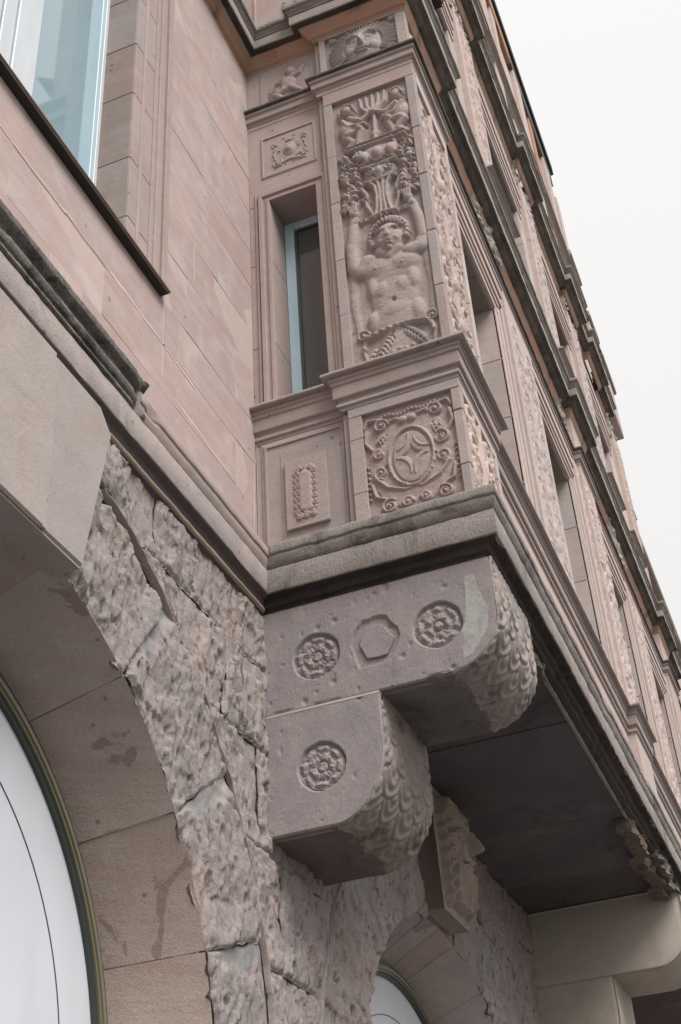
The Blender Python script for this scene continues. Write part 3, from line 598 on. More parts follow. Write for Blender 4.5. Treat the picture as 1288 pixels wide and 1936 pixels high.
def voussoirs(k, angs, mat, par_label):
    cx, cz, R = AC[k]; res = .011
    for i, (t0, t1) in enumerate(zip(angs, angs[1:])):
        g0 = .06
        T0, T1 = math.radians(t0 + g0 * .25), math.radians(t1 - g0 * .25); ro = R + ring_w + random.uniform(-.05, .06)
        na = max(6, int((T1 - T0) * (R + .35) / res)); nr = int((ro - R) / res)
        th = np.linspace(T0, T1, na)[:, None]; q = np.linspace(0, 1, nr)[None]
        ri = R + .006 + .034 * fbm(th * 17, th * 0, k * 5.0, 3, 4) + 0 * q
        # joints wander a little
        thj = th + .012 * fbm(q * 3 + i, q * 0, k, 9, 3) * (1 - np.abs(2 * (th - T0) / (T1 - T0) - 1) * 0)
        rr = ri + (ro - ri) * q
        X = cx + rr * np.cos(thj); Z = cz + rr * np.sin(thj)
        vs_ = pt("voussoir")
        dj = (T1 - thj) * rr + .05 * fbm(X * 6, Z * 6, i + 9.0, 31, 4); nw = .17 * sstep(.10, .45, q) + .0 * th
        ntc = np.clip(1 - dj / np.maximum(nw, .001), 0, 1) * (q > .12) if i != 3 or k else np.clip(1 - dj / (nw * .8 + .001), 0, 1) * (q > .3)
        rock("rock_face", X, Z, -.03, 300 + k * 40 + i * 3, mat, vs_, depth=.052, notch=sstep(.0, .75, ntc))
        # dressed soffit of the arch, splayed back to the window frame
        n2 = 26; y = np.linspace(-.05, .46, 8)[None]; tt = np.linspace(T0 + .0015, T1 - .0015, n2)[:, None]
        rs = R + .003 - (R - (R - .28)) * (y + .05) / .51 + 0 * tt
        rs = rs + random.uniform(-.004, .004)
        P = np.stack([cx + rs * np.cos(tt), y + 0 * tt, cz + rs * np.sin(tt)], -1)
        V = P.reshape(-1, 3); 
        rb = rs + .2; Pb = np.stack([cx + rb * np.cos(tt), y + 0 * tt, cz + rb * np.sin(tt)], -1)
        o = sheet("dressed_soffit", P, M['arch'], vs_, skirt=None, angle=50); o.data.polygons.foreach_set('use_smooth', np.zeros(len(o.data.polygons), bool))
        s2 = o.modifiers.new("thick", 'SOLIDIFY'); s2.thickness = .15; s2.offset = -1
A1 = [-20, 0, 19.2, 38, 58.5, 78.5]; voussoirs(0, A1, M['rough'], '')
voussoirs(0, [102, 121.5, 142, 161, 180, 200], M['rough'], '')
voussoirs(1, [-20, 0, 20, 40, 60, 79], M['rough'], ''); voussoirs(1, [100, 118, 137, 156, 176, 200], M['rough'], '')
for cx, cz, R in AC:
    y = np.array([-.02, .47])[None]; tt = np.radians(np.linspace(-25, 205, 90))[:, None]; rs = R + .009 - .28 * (y + .05) / .51 + 0 * tt
    o = sheet("mortar_bed", np.stack([cx + rs * np.cos(tt), y + 0 * tt, cz + rs * np.sin(tt)], -1), M['arch'], B)
    s2 = o.modifiers.new("thick", 'SOLIDIFY'); s2.thickness = .12; s2.offset = -1
# soffit of the arch under the keystones
for k, (t0, t1) in enumerate(((78, 102), (79, 100))):
    cx, cz, R = AC[k]
    for a0, a1 in ((t0, (t0 + t1) / 2), ((t0 + t1) / 2, t1)):
        y = np.linspace(-.03, .46, 8)[None]; tt = np.radians(np.linspace(a0 + .1, a1 - .1, 10))[:, None]
        rs = R - .28 * (y + .05) / .51 + 0 * tt
        o = sheet("dressed_soffit", np.stack([cx + rs * np.cos(tt), y + 0 * tt, cz + rs * np.sin(tt)], -1), M['arch'], B, angle=50)
        s2 = o.modifiers.new("thick", 'SOLIDIFY'); s2.thickness = .15; s2.offset = -1
def seam(pts, wd, seed, y0=-.035, y1=-.078):
    pts = np.array(pts, float); t = np.r_[0, np.cumsum(np.hypot(*np.diff(pts, axis=0).T))]; n = int(t[-1] / .012); u = np.linspace(0, t[-1], n)
    x = np.interp(u, t, pts[:, 0]); z = np.interp(u, t, pts[:, 1]); dx = np.gradient(x); dz = np.gradient(z); l = np.hypot(dx, dz); nx, nz = -dz / l, dx / l
    a = wd * (.55 + .6 * fbm(u * 9, u * 0, seed, 3, 4)); yy = y1 + .02 * fbm(u * 6, u * 0, seed, 5, 3)
    P = np.stack([np.stack([x + nx * a * k + .012 * fbm(u * 7, u * 0, seed, 8, 3), y0 + (yy - y0) * f, z + nz * a * k], -1) for k, f in ((-1, 0), (-.45, .85), (0, 1), (.4, .9), (1, 0))], 1)
    sheet("mortar_seam", P, M['course'], B)
for k, t0, t1 in ((0, 8, 74), (1, 110, 172), (1, 12, 70)):
    cx, cz, R = AC[k]; seam([(cx + (R + ring_w + .02) * math.cos(t), cz + (R + ring_w + .02) * math.sin(t)) for t in np.radians(np.linspace(t0, t1, 30))], .017, 40 + k + t0)
# spandrel stones
def spandrel(rows, zs, xl, xr, seed):
    n = 0
    for (z0, z1), cuts in zip(zip(zs, zs[1:]), rows):
        for j in range(len(cuts) + 1):
            nz = max(6, int((z1 - z0) / .011)); z = np.linspace(z0 + .0005, z1 - .0005, nz)
            L = xl(z) if j == 0 else cuts[j - 1] + .0004 + .05 * fbm(z * 5, z * 0, cuts[j - 1], 4, 3); R = xr(z) if j == len(cuts) else cuts[j] - .0004 + .05 * fbm(z * 5, z * 0, cuts[j], 4, 3)
            R = np.maximum(R, L + .02); nx = max(6, int((R - L).max() / .011))
            q = np.linspace(0, 1, nx)[None]; X = L[:, None] + (R - L)[:, None] * q; Z = z[:, None] + 0 * X
            X = X + .010 * fbm(X * 5, Z * 5, seed, 2, 2); Z = Z + .010 * fbm(X * 3, Z * 1, seed + 3, 5, 2)
            pk = (seed == 500 and n == 0)
            rock("rough_stone", X, Z, -.027, seed + n * 3, M['roughpink' if pk else 'rough'], B, depth=.048, label='reddish rough stone between keystone and string course' if pk else None)
            n += 1
def ringR(k, off=0.0):
    cx, cz, R = AC[k]
    return lambda z: np.where(z < cz + R + ring_w + .02, cx + np.sqrt(np.clip((R + ring_w + .02) ** 2 - (z - cz) ** 2, 0, 99)), cx)
def ringL(k):
    cx, cz, R = AC[k]
    return lambda z: np.where(z < cz + R + ring_w + .02, cx - np.sqrt(np.clip((R + ring_w + .02) ** 2 - (z - cz) ** 2, 0, 99)), cx)
zsp = [2.0, 2.6, 3.2, 3.85, 4.50, 5.12, 5.70, 6.12]
spandrel([[6.98], [6.92], [6.93], [6.85], [6.55, 7.6], [6.1, 7.1, 8.0], [5.25, 6.25, 7.3, 8.4]], zsp, lambda z: np.maximum(ringR(0)(z), 4.42), lambda z: np.minimum(ringL(1)(z), 9.62), 500)
spandrel([[13.2], [13.3], [13.1], [13.2], [12.4, 13.6], [11.8, 12.9, 14.0], [11.2, 12.3, 13.4, 14.5]], zsp, lambda z: np.maximum(ringR(1)(z), 10.42), lambda z: 15.2 + 0 * z, 700)
# backing of the lower wall, one piece round each arch
def backing(cx, cz, R, x0, x1, z1):
    th = np.linspace(-.35, math.pi + .35, 60); r = R + .012
    a = np.stack([cx + r * np.cos(th), cz + r * np.sin(th)], -1)
    b = np.stack([np.where(np.abs(np.cos(th)) > .985, np.where(np.cos(th) > 0, x1, x0), np.clip(cx + (np.cos(th) / .985) * (x1 - x0) / 2, x0, x1)), np.where(np.sin(th) < .17, a[:, 1], z1)], -1)
    P = np.stack([np.stack([v[:, 0], np.full(len(th), -.024), v[:, 1]], -1) for v in (a, b)], 1)
    sheet("mortar_bed", P, M['rough'], B, skirt=(0, .4, 0), angle=50)
backing(3.87, 3.03, 2.12, .8, 6.95, 6.3); backing(10.02, 3.03, 2.04, 6.95, 13.2, 6.3)
box("mortar_bed", 13.1, 20.4, .01, .5, 0, 6.3, M['mortar'], B, 0)
for x0, x1 in ((-3, 1.0), (6.35, 7.6), (12.4, 20.4)): box("plinth_wall", x0, x1, -.06, .5, 0, 2.0, M['rough'], B, .01)
box("mortar_bed", -3, .9, .0, .5, 2.0, 6.3, M['rough'], B, 0)
box("interior_light_block", -3, 20.3, .56, 3.8, 0, 6.29, M['bed'], B, 0)  # unseen dark box added to stop sky light leaking through the lower wall
# keystone of the big arch: two smooth stones with a raised seam
KY = -.17
KF = face(KY)
ks = pt("keystone", 'smooth pale grey keystone of the big arch under the string course')
prism("keystone_block", [(3.2, 5.085), (4.03, 5.085), (4.015, 6.135), (3.0, 6.135)], lambda a, b, h: (a, h, b), KY, .1, M['key'], ks, .012)
prism("keystone_block", [(4.036, 5.085), (4.385, 5.09), (4.575, 6.02), (4.45, 6.135), (4.02, 6.135)], lambda a, b, h: (a, h, b), KY + .012, .1, M['key'], ks, .014)
prism("dressed_soffit", [(3.2, -.150), (4.37, -.150), (4.37, .1), (3.2, .1)], lambda a, b, h: (a, b, h), 5.072, 5.0845, M['arch'], ks, .002)  # thin sheet of darker stone, paints shade onto the keystone's underside
prism("keystone_seam", [(4.02, 5.09), (4.05, 5.09), (4.035, 6.03), (4.012, 6.03)], lambda a, b, h: (a, h, b), KY + .002, .0, M['key'], ks, .003)
crumble(4.50, 4.82, 6.08, 6.21, -.01, 120, 'lump', .07)
# arched windows: frame rings and white panels
def arched(k, R0, label):
    cx, cz, R = AC[k]; root = pt("arched_window", label)
    def ring(name, r0, r1, y0, y1, mat, n=72):
        th = np.linspace(-.45, math.pi + .45, n); sec = [(r0, y0), (r1, y0), (r1, y1), (r0, y1), (r0, y0)]
        P = np.stack([np.stack([cx + r * np.cos(th), np.full(n, y), cz + r * np.sin(th)], -1) for r, y in sec], 1)
        return sheet(name, P, mat, root, angle=40)
    ring("outer_seal", R0 - .025, R0 + .012, .372, .45, M['olivedark'])
    ring("arch_frame", R0 - .075, R0 - .025, .36, .46, M['olive'])
    ring("frame_bead", R0 - .060, R0 - .038, .348, .37, M['olive'])
    ring("inner_seal", R0 - .10, R0 - .075, .375, .46, M['olivedark'])
    th = np.linspace(-.45, math.pi + .45, 64); poly = [(cx + (R0 - .095) * math.cos(t), cz + (R0 - .095) * math.sin(t)) for t in th]
    poly += [(cx - 1.6, 1.0), (cx + 1.6, 1.0)] 
    prism("white_panel", poly, lambda a, b, h: (a, h, b), .40, .44, M['panel'], root)
    ring("panel_seam", R0 - .385, R0 - .3795, .3965, .41, M['olivedark'])
arched(0, 1.845, 'big arched window closed by a white panel in an olive frame')
arched(1, 1.775, 'second arched window with white panel under the oriel')
# keystone with carved mask of the second arch
km = pt("mask_keystone", 'keystone carved as a bearded mask above the second arch')
prism("keystone_block", [(9.74, 5.10), (10.22, 5.10), (10.40, 6.12), (9.66, 6.12)], lambda a, b, h: (a, h, b), -.20, .05, M['arch'], km, .01)
R = Relief(9.64, 10.40, 4.9, 6.1, .008)
c = 10.02
R.ell(c, 5.55, .24, .36, .16); R.ell(c, 5.80, .26, .17, .14)
for sg in (-1, 1):
    R.ell(c + sg * .10, 5.62, .055, .035, .03, mode='cut'); R.line([(c + sg * .03, 5.69), (c + sg * .10, 5.72), (c + sg * .18, 5.68)], .025, .19)
    R.ell(c + sg * .11, 5.46, .08, .07, .17); 
    for k in range(7):
        y = 5.9 - k * .13; R.line([(c + sg * .2, y), (c + sg * .27, y - .03), (c + sg * .31, y - .10), (c + sg * .28, y - .17)], .032, .13, .02)
    for k in range(5): R.line([(c + sg * (.03 + k * .05), 5.36), (c + sg * (.06 + k * .05), 5.2), (c + sg * (.03 + k * .035), 5.0)], .028, .15, .02)
    for k in range(5): R.line([(c + sg * .02, 5.86), (c + sg * (.05 + k * .05), 5.98), (c + sg * (.1 + k * .05), 6.0 - k * .05)], .026, .13, .02)
R.line([(c, 5.70), (c, 5.52)], .04, .21, .055); R.ell(c, 5.50, .07, .04, .20); R.line([(c - .09, 5.40), (c, 5.41), (c + .09, 5.40)], .018, .05, mode='cut', base=.12)
R.line([(c - .07, 5.375), (c, 5.36), (c + .07, 5.375)], .025, .17); R.line([(c, 5.34), (c, 5.0)], .035, .15, .02)
R.blur(2); R.weather(.008, 12, 5)
R.H *= np.clip(np.minimum(np.minimum(R.A - 9.64, 10.40 - R.A), np.minimum(R.B - 4.9, 6.1 - R.B)) / .10, 0, 1) ** .6
R.build("carved_mask", lambda a, b, h: (c + (a - c) * (.84 + .20 * (b - 4.9)), -.195 - h * 1.05, 5.09 + (b - 4.9) * .85), M['warm'], km, skirt=(0, .2, 0))
# iron hook by the second corbel
def ringmesh(name, c, r, t, mat, par):
    th = np.linspace(0, 2 * math.pi, 20); ph = np.linspace(0, 2 * math.pi, 9); T, Pp = np.meshgrid(th, ph, indexing='ij')
    P = np.stack([c[0] + (r + t * np.cos(Pp)) * np.cos(T), c[1] + t * np.sin(Pp), c[2] + (r + t * np.cos(Pp)) * np.sin(T)], -1)
    return sheet(name, P, mat, par)
ringmesh("iron_ring", (12.98, -.06, 6.12), .03, .010, M['iron'], B)
# ---- oriel, side towards the left
def sbox(name, d0, d1, z0, z1, x_out, x_in, mat, par, bev=.004, label=None, jit=0.0):
    return box(name, x_out, x_in, -d1, -d0, z0, z1, M[mat], par, bev, label, jit)
OD0, OD1, OZ0, OZ1 = .19, .602, 7.86, 10.15     # side window opening
# wall stones of the recessed side bay
for z0, z1 in ((7.80, 8.55), (8.55, 9.45), (9.45, 10.15)): sbox("reveal_stone", .0, OD0, z0 + .002, z1 - .002, XF, 7.12, 'trim', B, .003)
for z0, z1 in ((7.80, 8.42), (8.42, 9.3), (9.3, 10.15)): sbox("reveal_stone", OD1, .76, z0 + .002, z1 - .002, XF, 7.12, 'trim', B, .003)
sbox("oriel_stone", .0, .76, 10.152, 11.12, XF, 7.12, 'trim', B, .002)
sbox("oriel_stone", .0, .76, 6.55, 7.58, XF, 7.12, 'oriel', B, .002)
sbox("oriel_stone", .0, .76, 11.12, 12.0, XF, 7.12, 'oriel', B, .002)
SM = lambda a, b, h: (XF - h, -a, b)
# moulded surround of the side window (path in the d,z plane; right-hand side is outwards)
sur = [(OD0, OZ0), (OD0, OZ1), (OD1, OZ1), (OD1, OZ0)]
sur_path = sur[::1]
def framepath(d0, d1, z0, z1): return [(d0, z0), (d1, z0), (d1, z1), (d0, z1)]
ws = sweep("window_surround", [(OD1, OZ0), (OD1, OZ1), (OD0, OZ1), (OD0, OZ0)], [(.0, .004), (.004, .022), (.03, .024), (.034, .012), (.062, .012), (.066, .030), (.098, .032), (.105, .0)], M['trim'], B, mapf=SM, soft=.002, caps=False, label='moulded stone surround of the narrow oriel window')
sweep("outer_fillet", [(OD1 + .02, OZ0), (OD1 + .02, OZ1 + .02), (OD0 - .02, OZ1 + .02), (OD0 - .02, OZ0)], [(.09, .0), (.094, .014), (.115, .014), (.12, .0)], M['trim'], ws, mapf=SM, soft=.002, caps=False)
sw = pt("side_window", 'narrow pale blue framed window in the side of the oriel')
sbox("frame_stile", OD0 + .002, OD0 + .085, OZ0, OZ1 - .002, 7.035, 7.11, 'wframe', sw, .004)
sbox("frame_seal", OD0 + .086, OD0 + .105, OZ0, OZ1 - .10, 7.05, 7.11, 'seal', sw, .002)
sbox("frame_rail", OD0 + .086, OD1, OZ1 - .085, OZ1 - .002, 7.036, 7.11, 'wframe', sw, .004)
sbox("frame_seal", OD0 + .106, OD1, OZ1 - .105, OZ1 - .087, 7.05, 7.11, 'seal', sw, .002)
sbox("pane", OD0 + .106, OD1 + .02, OZ0, OZ1 - .106, 7.07, 7.10, 'glassdark', sw, 0)
box("wall_core", 7.12, 20.2, -1.20, -.02, 6.3, 7.55, M['trim'], B, 0); box("wall_core", 7.121, 20.2, -1.18, -.02, 7.55, 17.8, M['bed'], B, 0)
# square carved panel above the window
pf = framepath(.145, .61, 10.485, 10.965)
pn = sweep("panel_frame", pf[::-1], [(0, .0), (.0, .010), (-.018, .012), (-.03, -.01), (-.05, -.016)], M['trim'], B, closed=True, mapf=SM, soft=.002, label='small square carved panel above the narrow window')
R = Relief(.195, .56, 10.535, 10.915, .005); cx = .385
R.ell(cx, 10.74, .07, .10, .035); R.ell(cx, 10.735, .045, .055, .05); R.ell(cx, 10.86, .05, .03, .03)
for sg in (-1, 1):
    R.spiral(cx + sg * .12, 10.60, .045, 1.6, 0.5, .035, .014, sg); R.spiral(cx + sg * .13, 10.84, .035, 1.4, 2.0, .03, .012, -sg)
    R.line([(cx + sg * .13, 10.64), (cx + sg * .15, 10.72), (cx + sg * .13, 10.80)], .016, .03); R.leaf(cx + sg * .06, 10.82, cx + sg * .12, 10.70, .022, .03, 3)
R.line([(cx - .09, 10.585), (cx, 10.605), (cx + .09, 10.585)], .018, .03)
for sg in (-1, 1):
    for k in range(6): R.leaf(cx + sg * .165, 10.56 + k * .055, cx + sg * .115, 10.60 + k * .055, .018, .026, 3)
    R.leaf(cx + sg * .03, 10.66, cx + sg * .11, 10.60, .02, .03, 3); R.ell(cx + sg * .05, 10.90, .03, .014, .025)
    for k in range(4): R.ell(cx + sg * (.04 + k * .035), 10.56, .015, .013, .026)
R.blur(1); R.weather(.0035, 24, 3); R.build("carved_relief", side(XF + .016), M['oriel'], pn)
# apron panel below the window, with tablet and cartouche
sweep("panel_frame", framepath(.09, .66, 6.60, 7.545)[::-1], [(0, 0), (0, .012), (-.02, .014), (-.026, .004), (-.05, .004), (-.054, -.006), (-.075, -.006), (-.082, .006)], M['oriel'], B, closed=True, mapf=SM, soft=.002, label='plain moulded apron panel below the narrow window')
sbox("inner_frame", .19, .60, 6.62, 7.45, XF - .006, XF + .01, 'oriel', B, .004)
tb = sbox("tablet", .232, .545, 6.765, 7.36, XF - .036, XF, 'oriel', B, .004, label='raised tablet with an oblong carved cartouche')
R = Relief(.275, .495, 6.80, 7.31, .004); cx, cz = .384, 7.05
R.line([(cx, cz - .13), (cx, cz + .13)], .05, .020, p=.25)
for sg in (-1, 1):
    for k in range(7):
        z = cz - .165 + k * .055; R.spiral(cx + sg * .068, z, .020, 1.0, math.pi / 2, .014, .009, sg); R.leaf(cx + sg * .05, z - .02, cx + sg * .095, z + .025, .014, .016, 3)
for k in range(3):
    R.spiral(cx - .05 + k * .05, cz + .20, .022, 1.1, k, .015, .010, 1); R.spiral(cx - .05 + k * .05, cz - .205, .024, 1.1, k + 1, .016, .011, -1)
R.line([(cx, cz - .12), (cx, cz + .12)], .022, .012, mode='cut', base=.03, p=.2)
R.blur(1); R.weather(.002, 20, 4); R.build("carved_relief", side(XF - .036), M['oriel'], tb)
# small frieze panel with cherub
sweep("panel_frame", framepath(.15, .625, 11.40, 11.945)[::-1], [(0, 0), (0, .008), (-.015, .010), (-.022, .0), (-.05, -.004), (-.054, -.012)], M['oriel'], B, closed=True, mapf=SM, soft=.002, label='small frieze panel with a winged cherub')
R = Relief(.20, .575, 11.42, 11.90, .005); cx = .39
R.ell(cx + .05, 11.78, .055, .065, .05); R.ell(cx + .02, 11.62, .08, .11, .045); R.line([(cx - .02, 11.70), (cx - .12, 11.66), (cx - .16, 11.58)], .035, .04, .02)
R.line([(cx + .06, 11.70), (cx + .13, 11.72), (cx + .17, 11.80)], .03, .04, .02); R.line([(cx - .02, 11.55), (cx - .10, 11.50), (cx - .04, 11.44)], .04, .045, .03); R.line([(cx + .05, 11.55), (cx + .12, 11.48)], .04, .045, .03)
for k in range(5): R.line([(cx - .10 + k * .01, 11.60 - k * .02), (cx - .17, 11.56 - k * .03)], .012, .03, .008)
R.blur(2); R.weather(.003, 20, 6); R.build("carved_relief", side(XF + .006), M['oriel'], B, label='weathered cherub carved in the frieze')

# ---- corner pilaster
pc = box("pilaster_core", XP + .04, 7.58, YP + .035, -.70, 6.55, 12.02, M['oriel'], B, 0)
def pil_blocks(zs, d_l, d_r, name="pilaster_block"):
    for z0, z1 in zip(zs, zs[1:]):
        sbox(name, .748, d_l, z0 + .001, z1 - .001, XP + random.uniform(-.0015, .0015), XP + .10, 'oriel', B, .003, jit=.001)
    for z0, z1 in zip(zs, zs[1:]):
        b = box(name, XP + random.uniform(-.002, .002), XP + .085, YP + random.uniform(-.002, .002), -d_r, z0 + .002, z1 - .002, M['oriel'], B, .006, jit=.0015)
        box(name, 7.53, 7.61, YP, YP + .1, z0 + .002, z1 - .002, M['front'], B, .004)
pil_blocks([7.85, 8.52, 9.10, 9.75, 10.32, 11.0], .822, 1.486)
sbox("pilaster_block", .748, 1.561, 11.002, 11.16, XP, XP + .1, 'trim', B, .003); box("pilaster_block", XP + .1, 7.61, YP, YP + .1, 11.002, 11.16, M['front'], B, .003)
pil_blocks([6.58, 6.86, 7.32, 7.52], .845, 1.495)
sbox("pilaster_block", .748, 1.561, 7.522, 7.60, XP, XP + .1, 'oriel', B, .003); box("pilaster_block", XP + .1, 7.61, YP, YP + .1, 7.522, 7.60, M['front'], B, .003)
pil_blocks([11.36, 11.92], .805, 1.468)
sbox("pilaster_block", .748, 1.561, 11.922, 12.0, XP, XP + .1, 'oriel', B, .003); box("pilaster_block", XP + .1, 7.61, YP, YP + .1, 11.922, 12.0, M['front'], B, .003)

# caryatid panel
R = Relief(.815, 1.492, 7.88, 11.005, .0055)
c = 1.175
def arm(R, pts, r0, r1, h): R.line(pts, r0, h, r1)
# drapery strips behind
for sg, x in ((-1, .895), (1, 1.435)):
    for k in range(3): R.line([(x + k * .018 * sg, 8.95), (x + .02 * sg + k * .015 * sg, 8.6), (x + .005 + k * .014 * sg, 8.30)], .014, .022, .012)
# torso
R.ell(c, 8.84, .225, .20, .07); R.ell(c, 8.58, .185, .30, .072); R.ell(c - .002, 8.36, .215, .19, .066)
R.ell(c - .105, 8.89, .135, .115, .090); R.ell(c + .105, 8.875, .132, .115, .090)
R.ell(c - .075, 8.64, .085, .11, .084); R.ell(c + .075, 8.64, .085, .11, .084); R.ell(c - .15, 8.70, .055, .13, .074); R.ell(c + .155, 8.70, .055, .13, .074)
R.ell(c, 8.42, .15, .12, .080); R.ell(c - .165, 8.36, .06, .12, .066); R.ell(c + .165, 8.36, .06, .12, .066)
R.blur(9)
R.line([(c, 9.0), (c + .002, 8.80), (c, 8.52)], .016, .012, mode='cut', base=.085); R.line([(c - .17, 8.80), (c - .09, 8.765), (c, 8.80), (c + .09, 8.755), (c + .17, 8.80)], .016, .014, mode='cut', base=.08)
R.line([(c - .12, 8.52), (c, 8.505), (c + .12, 8.52)], .014, .010, mode='cut', base=.085); R.ell(c + .002, 8.51, .02, .022, .035, mode='cut'); R.ell(c - .11, 8.865, .013, .012, .012, mode='add'); R.ell(c + .10, 8.85, .013, .012, .012, mode='add')
R.line([(c - .06, 9.05), (c, 8.98), (c + .06, 9.05)], .06, .085)
# arms
arm(R, [(c - .17, 8.99), (c - .23, 8.91), (c - .285, 8.98)], .078, .066, .095); arm(R, [(c - .285, 8.98), (c - .29, 9.20), (c - .265, 9.40), (c - .255, 9.52)], .062, .042, .085)
R.ell(c - .25, 9.56, .045, .06, .085)
arm(R, [(c + .17, 8.97), (c + .245, 8.98), (c + .285, 9.08)], .075, .06, .095); arm(R, [(c + .285, 9.08), (c + .265, 9.30), (c + .22, 9.50)], .058, .04, .085); R.ell(c + .20, 9.55, .045, .055, .085)
for k in range(4): R.line([(c - .27 + k * .015, 9.57), (c - .285 + k * .022, 9.64)], .011, .09); R.line([(c + .175 + k * .015, 9.57), (c + .16 + k * .022, 9.63)], .011, .09)
# head
hc = (c + .015, 9.17)
R.ell(hc[0], hc[1] + .05, .165, .195, .075)
for k in range(17):
    t = -.45 + k * (math.pi + .9) / 16; R.ell(hc[0] + .150 * math.cos(t), hc[1] + .04 + .165 * math.sin(t), .030, .034, .085)
R.ell(hc[0], hc[1] - .01, .118, .168, .140); R.ell(hc[0], hc[1] + .05, .105, .10, .140)
for k in range(11):
    t = .2 + k * (math.pi - .4) / 10; R.line([(hc[0] + .098 * math.cos(t), hc[1] + .045 + .115 * math.sin(t)), (hc[0] + .118 * math.cos(t), hc[1] + .05 + .150 * math.sin(t))], .012, .125)
for sg in (-1, 1):
    R.ell(hc[0] + sg * .046, hc[1] + .022, .036, .022, .011, mode='cut'); R.ell(hc[0] + sg * .046, hc[1] + .019, .024, .013, .011, mode='add')
    R.line([(hc[0] + sg * .015, hc[1] + .05), (hc[0] + sg * .05, hc[1] + .062), (hc[0] + sg * .082, hc[1] + .045)], .012, .143)
    R.ell(hc[0] + sg * .055, hc[1] - .055, .045, .05, .128)
    R.ell(hc[0] + sg * .115, hc[1] - .01, .022, .045, .09); R.ell(hc[0] + sg * .115, hc[1] - .01, .01, .025, .03, mode='cut')
R.line([(hc[0], hc[1] + .05), (hc[0], hc[1] - .02)], .014, .158, .022); R.ell(hc[0], hc[1] - .032, .027, .018, .160)
R.line([(hc[0] - .042, hc[1] - .085), (hc[0], hc[1] - .082), (hc[0] + .042, hc[1] - .085)], .008, .022, mode='cut', base=.148); R.line([(hc[0] - .028, hc[1] - .072), (hc[0], hc[1] - .068), (hc[0] + .028, hc[1] - .072)], .009, .147); R.line([(hc[0] - .025, hc[1] - .102), (hc[0] + .025, hc[1] - .102)], .011, .144)
R.ell(hc[0], hc[1] - .14, .035, .028, .136)
# belt, leaf skirt and scrolls
R.line([(c - .24, 8.21), (c - .1, 8.245), (c, 8.255), (c + .12, 8.245), (c + .22, 8.225)], .022, .085)
for k in range(8): R.ell(c - .19 + k * .052, 8.213 + .04 * math.sin(k / 7 * math.pi), .020, .011, .022, mode='cut')
R.ell(c, 8.10, .15, .16, .05)
R.leaf(c + .03, 8.24, c + .20, 8.03, .055, .075, 8); R.leaf(c - .03, 8.22, c - .20, 7.92, .055, .075, 9); R.leaf(c - .17, 8.12, c - .26, 7.9, .03, .06, 5)
for k in range(5): R.ell(c - .10 + k * .05, 8.03 - .015 * (k % 2), .022, .022, .06)
for sg in (-1, 1):
    R.spiral(c + sg * .265, 8.26, .052, 1.5, math.pi * (1 if sg > 0 else 0), .05, .014, -sg); R.line([(c + sg * .25, 8.20), (c + sg * .275, 8.12), (c + sg * .255, 8.02)], .022, .05, .012); R.ell(c + sg * .265, 8.13, .025, .03, .06)
# stem above the head, vase and bowl
for k in range(4):
    x = (k - 1.5); R.line([(c + x * .050, 9.43), (c + x * .034, 9.52), (c + x * .026, 9.66), (c + x * .034, 9.78), (c + x * .06, 9.84)], .022, .085, .024)
R.ell(c, 9.62, .075, .20, .075); R.line([(c - .10, 9.44), (c, 9.46), (c + .10, 9.44)], .024, .095)
for sg in (-1, 1):
    R.line([(c + sg * .09, 9.48), (c + sg * .135, 9.60), (c + sg * .125, 9.72), (c + sg * .16, 9.80)], .020, .06, .026); R.leaf(c + sg * .10, 9.47, c + sg * .25, 9.45, .03, .055, 4); R.leaf(c + sg * .10, 9.62, c + sg * .19, 9.74, .03, .06, 4)
R.line([(c - .13, 9.845), (c, 9.835), (c + .13, 9.845)], .02, .10)
R.ell(c, 9.95, .14, .12, .085); R.ell(c, 9.95, .055, .075, .105); R.ell(c - .022, 9.97, .012, .010, .014, mode='cut'); R.ell(c + .022, 9.97, .012, .010, .014, mode='cut')
for sg in (-1, 1):
    R.spiral(c + sg * .085, 9.96, .045, 1.5, math.pi / 2, .10, .012, sg); R.leaf(c + sg * .03, 9.885, c + sg * .13, 10.0, .03, .095, 4)
R.line([(c - .15, 10.03), (c, 10.015), (c + .15, 10.03)], .022, .095)
R.ell(c, 10.17, .19, .14, .085)
for k in range(3): R.ell(c + (k - 1) * .118, 10.165 - .010 * (k - 1) ** 2, .060, .088, .125); R.line([(c + (k - 1) * .118 + .07 * math.cos(t), 10.165 + .10 * math.sin(t)) for t in np.linspace(-2.8, -.3, 8)], .010, .10)
R.line([(c - .245, 10.29), (c, 10.285), (c + .245, 10.29)], .020, .10); R.line([(c - .25, 10.325), (c + .25, 10.325)], .013, .11)
for k in range(12): R.ell(c - .21 + k * .038, 10.30, .014, .012, .012, mode='add')
for k in range(9): R.leaf(c - .22 + k * .055, 10.335, c - .235 + k * .058, 10.40, .022, .07, 3)
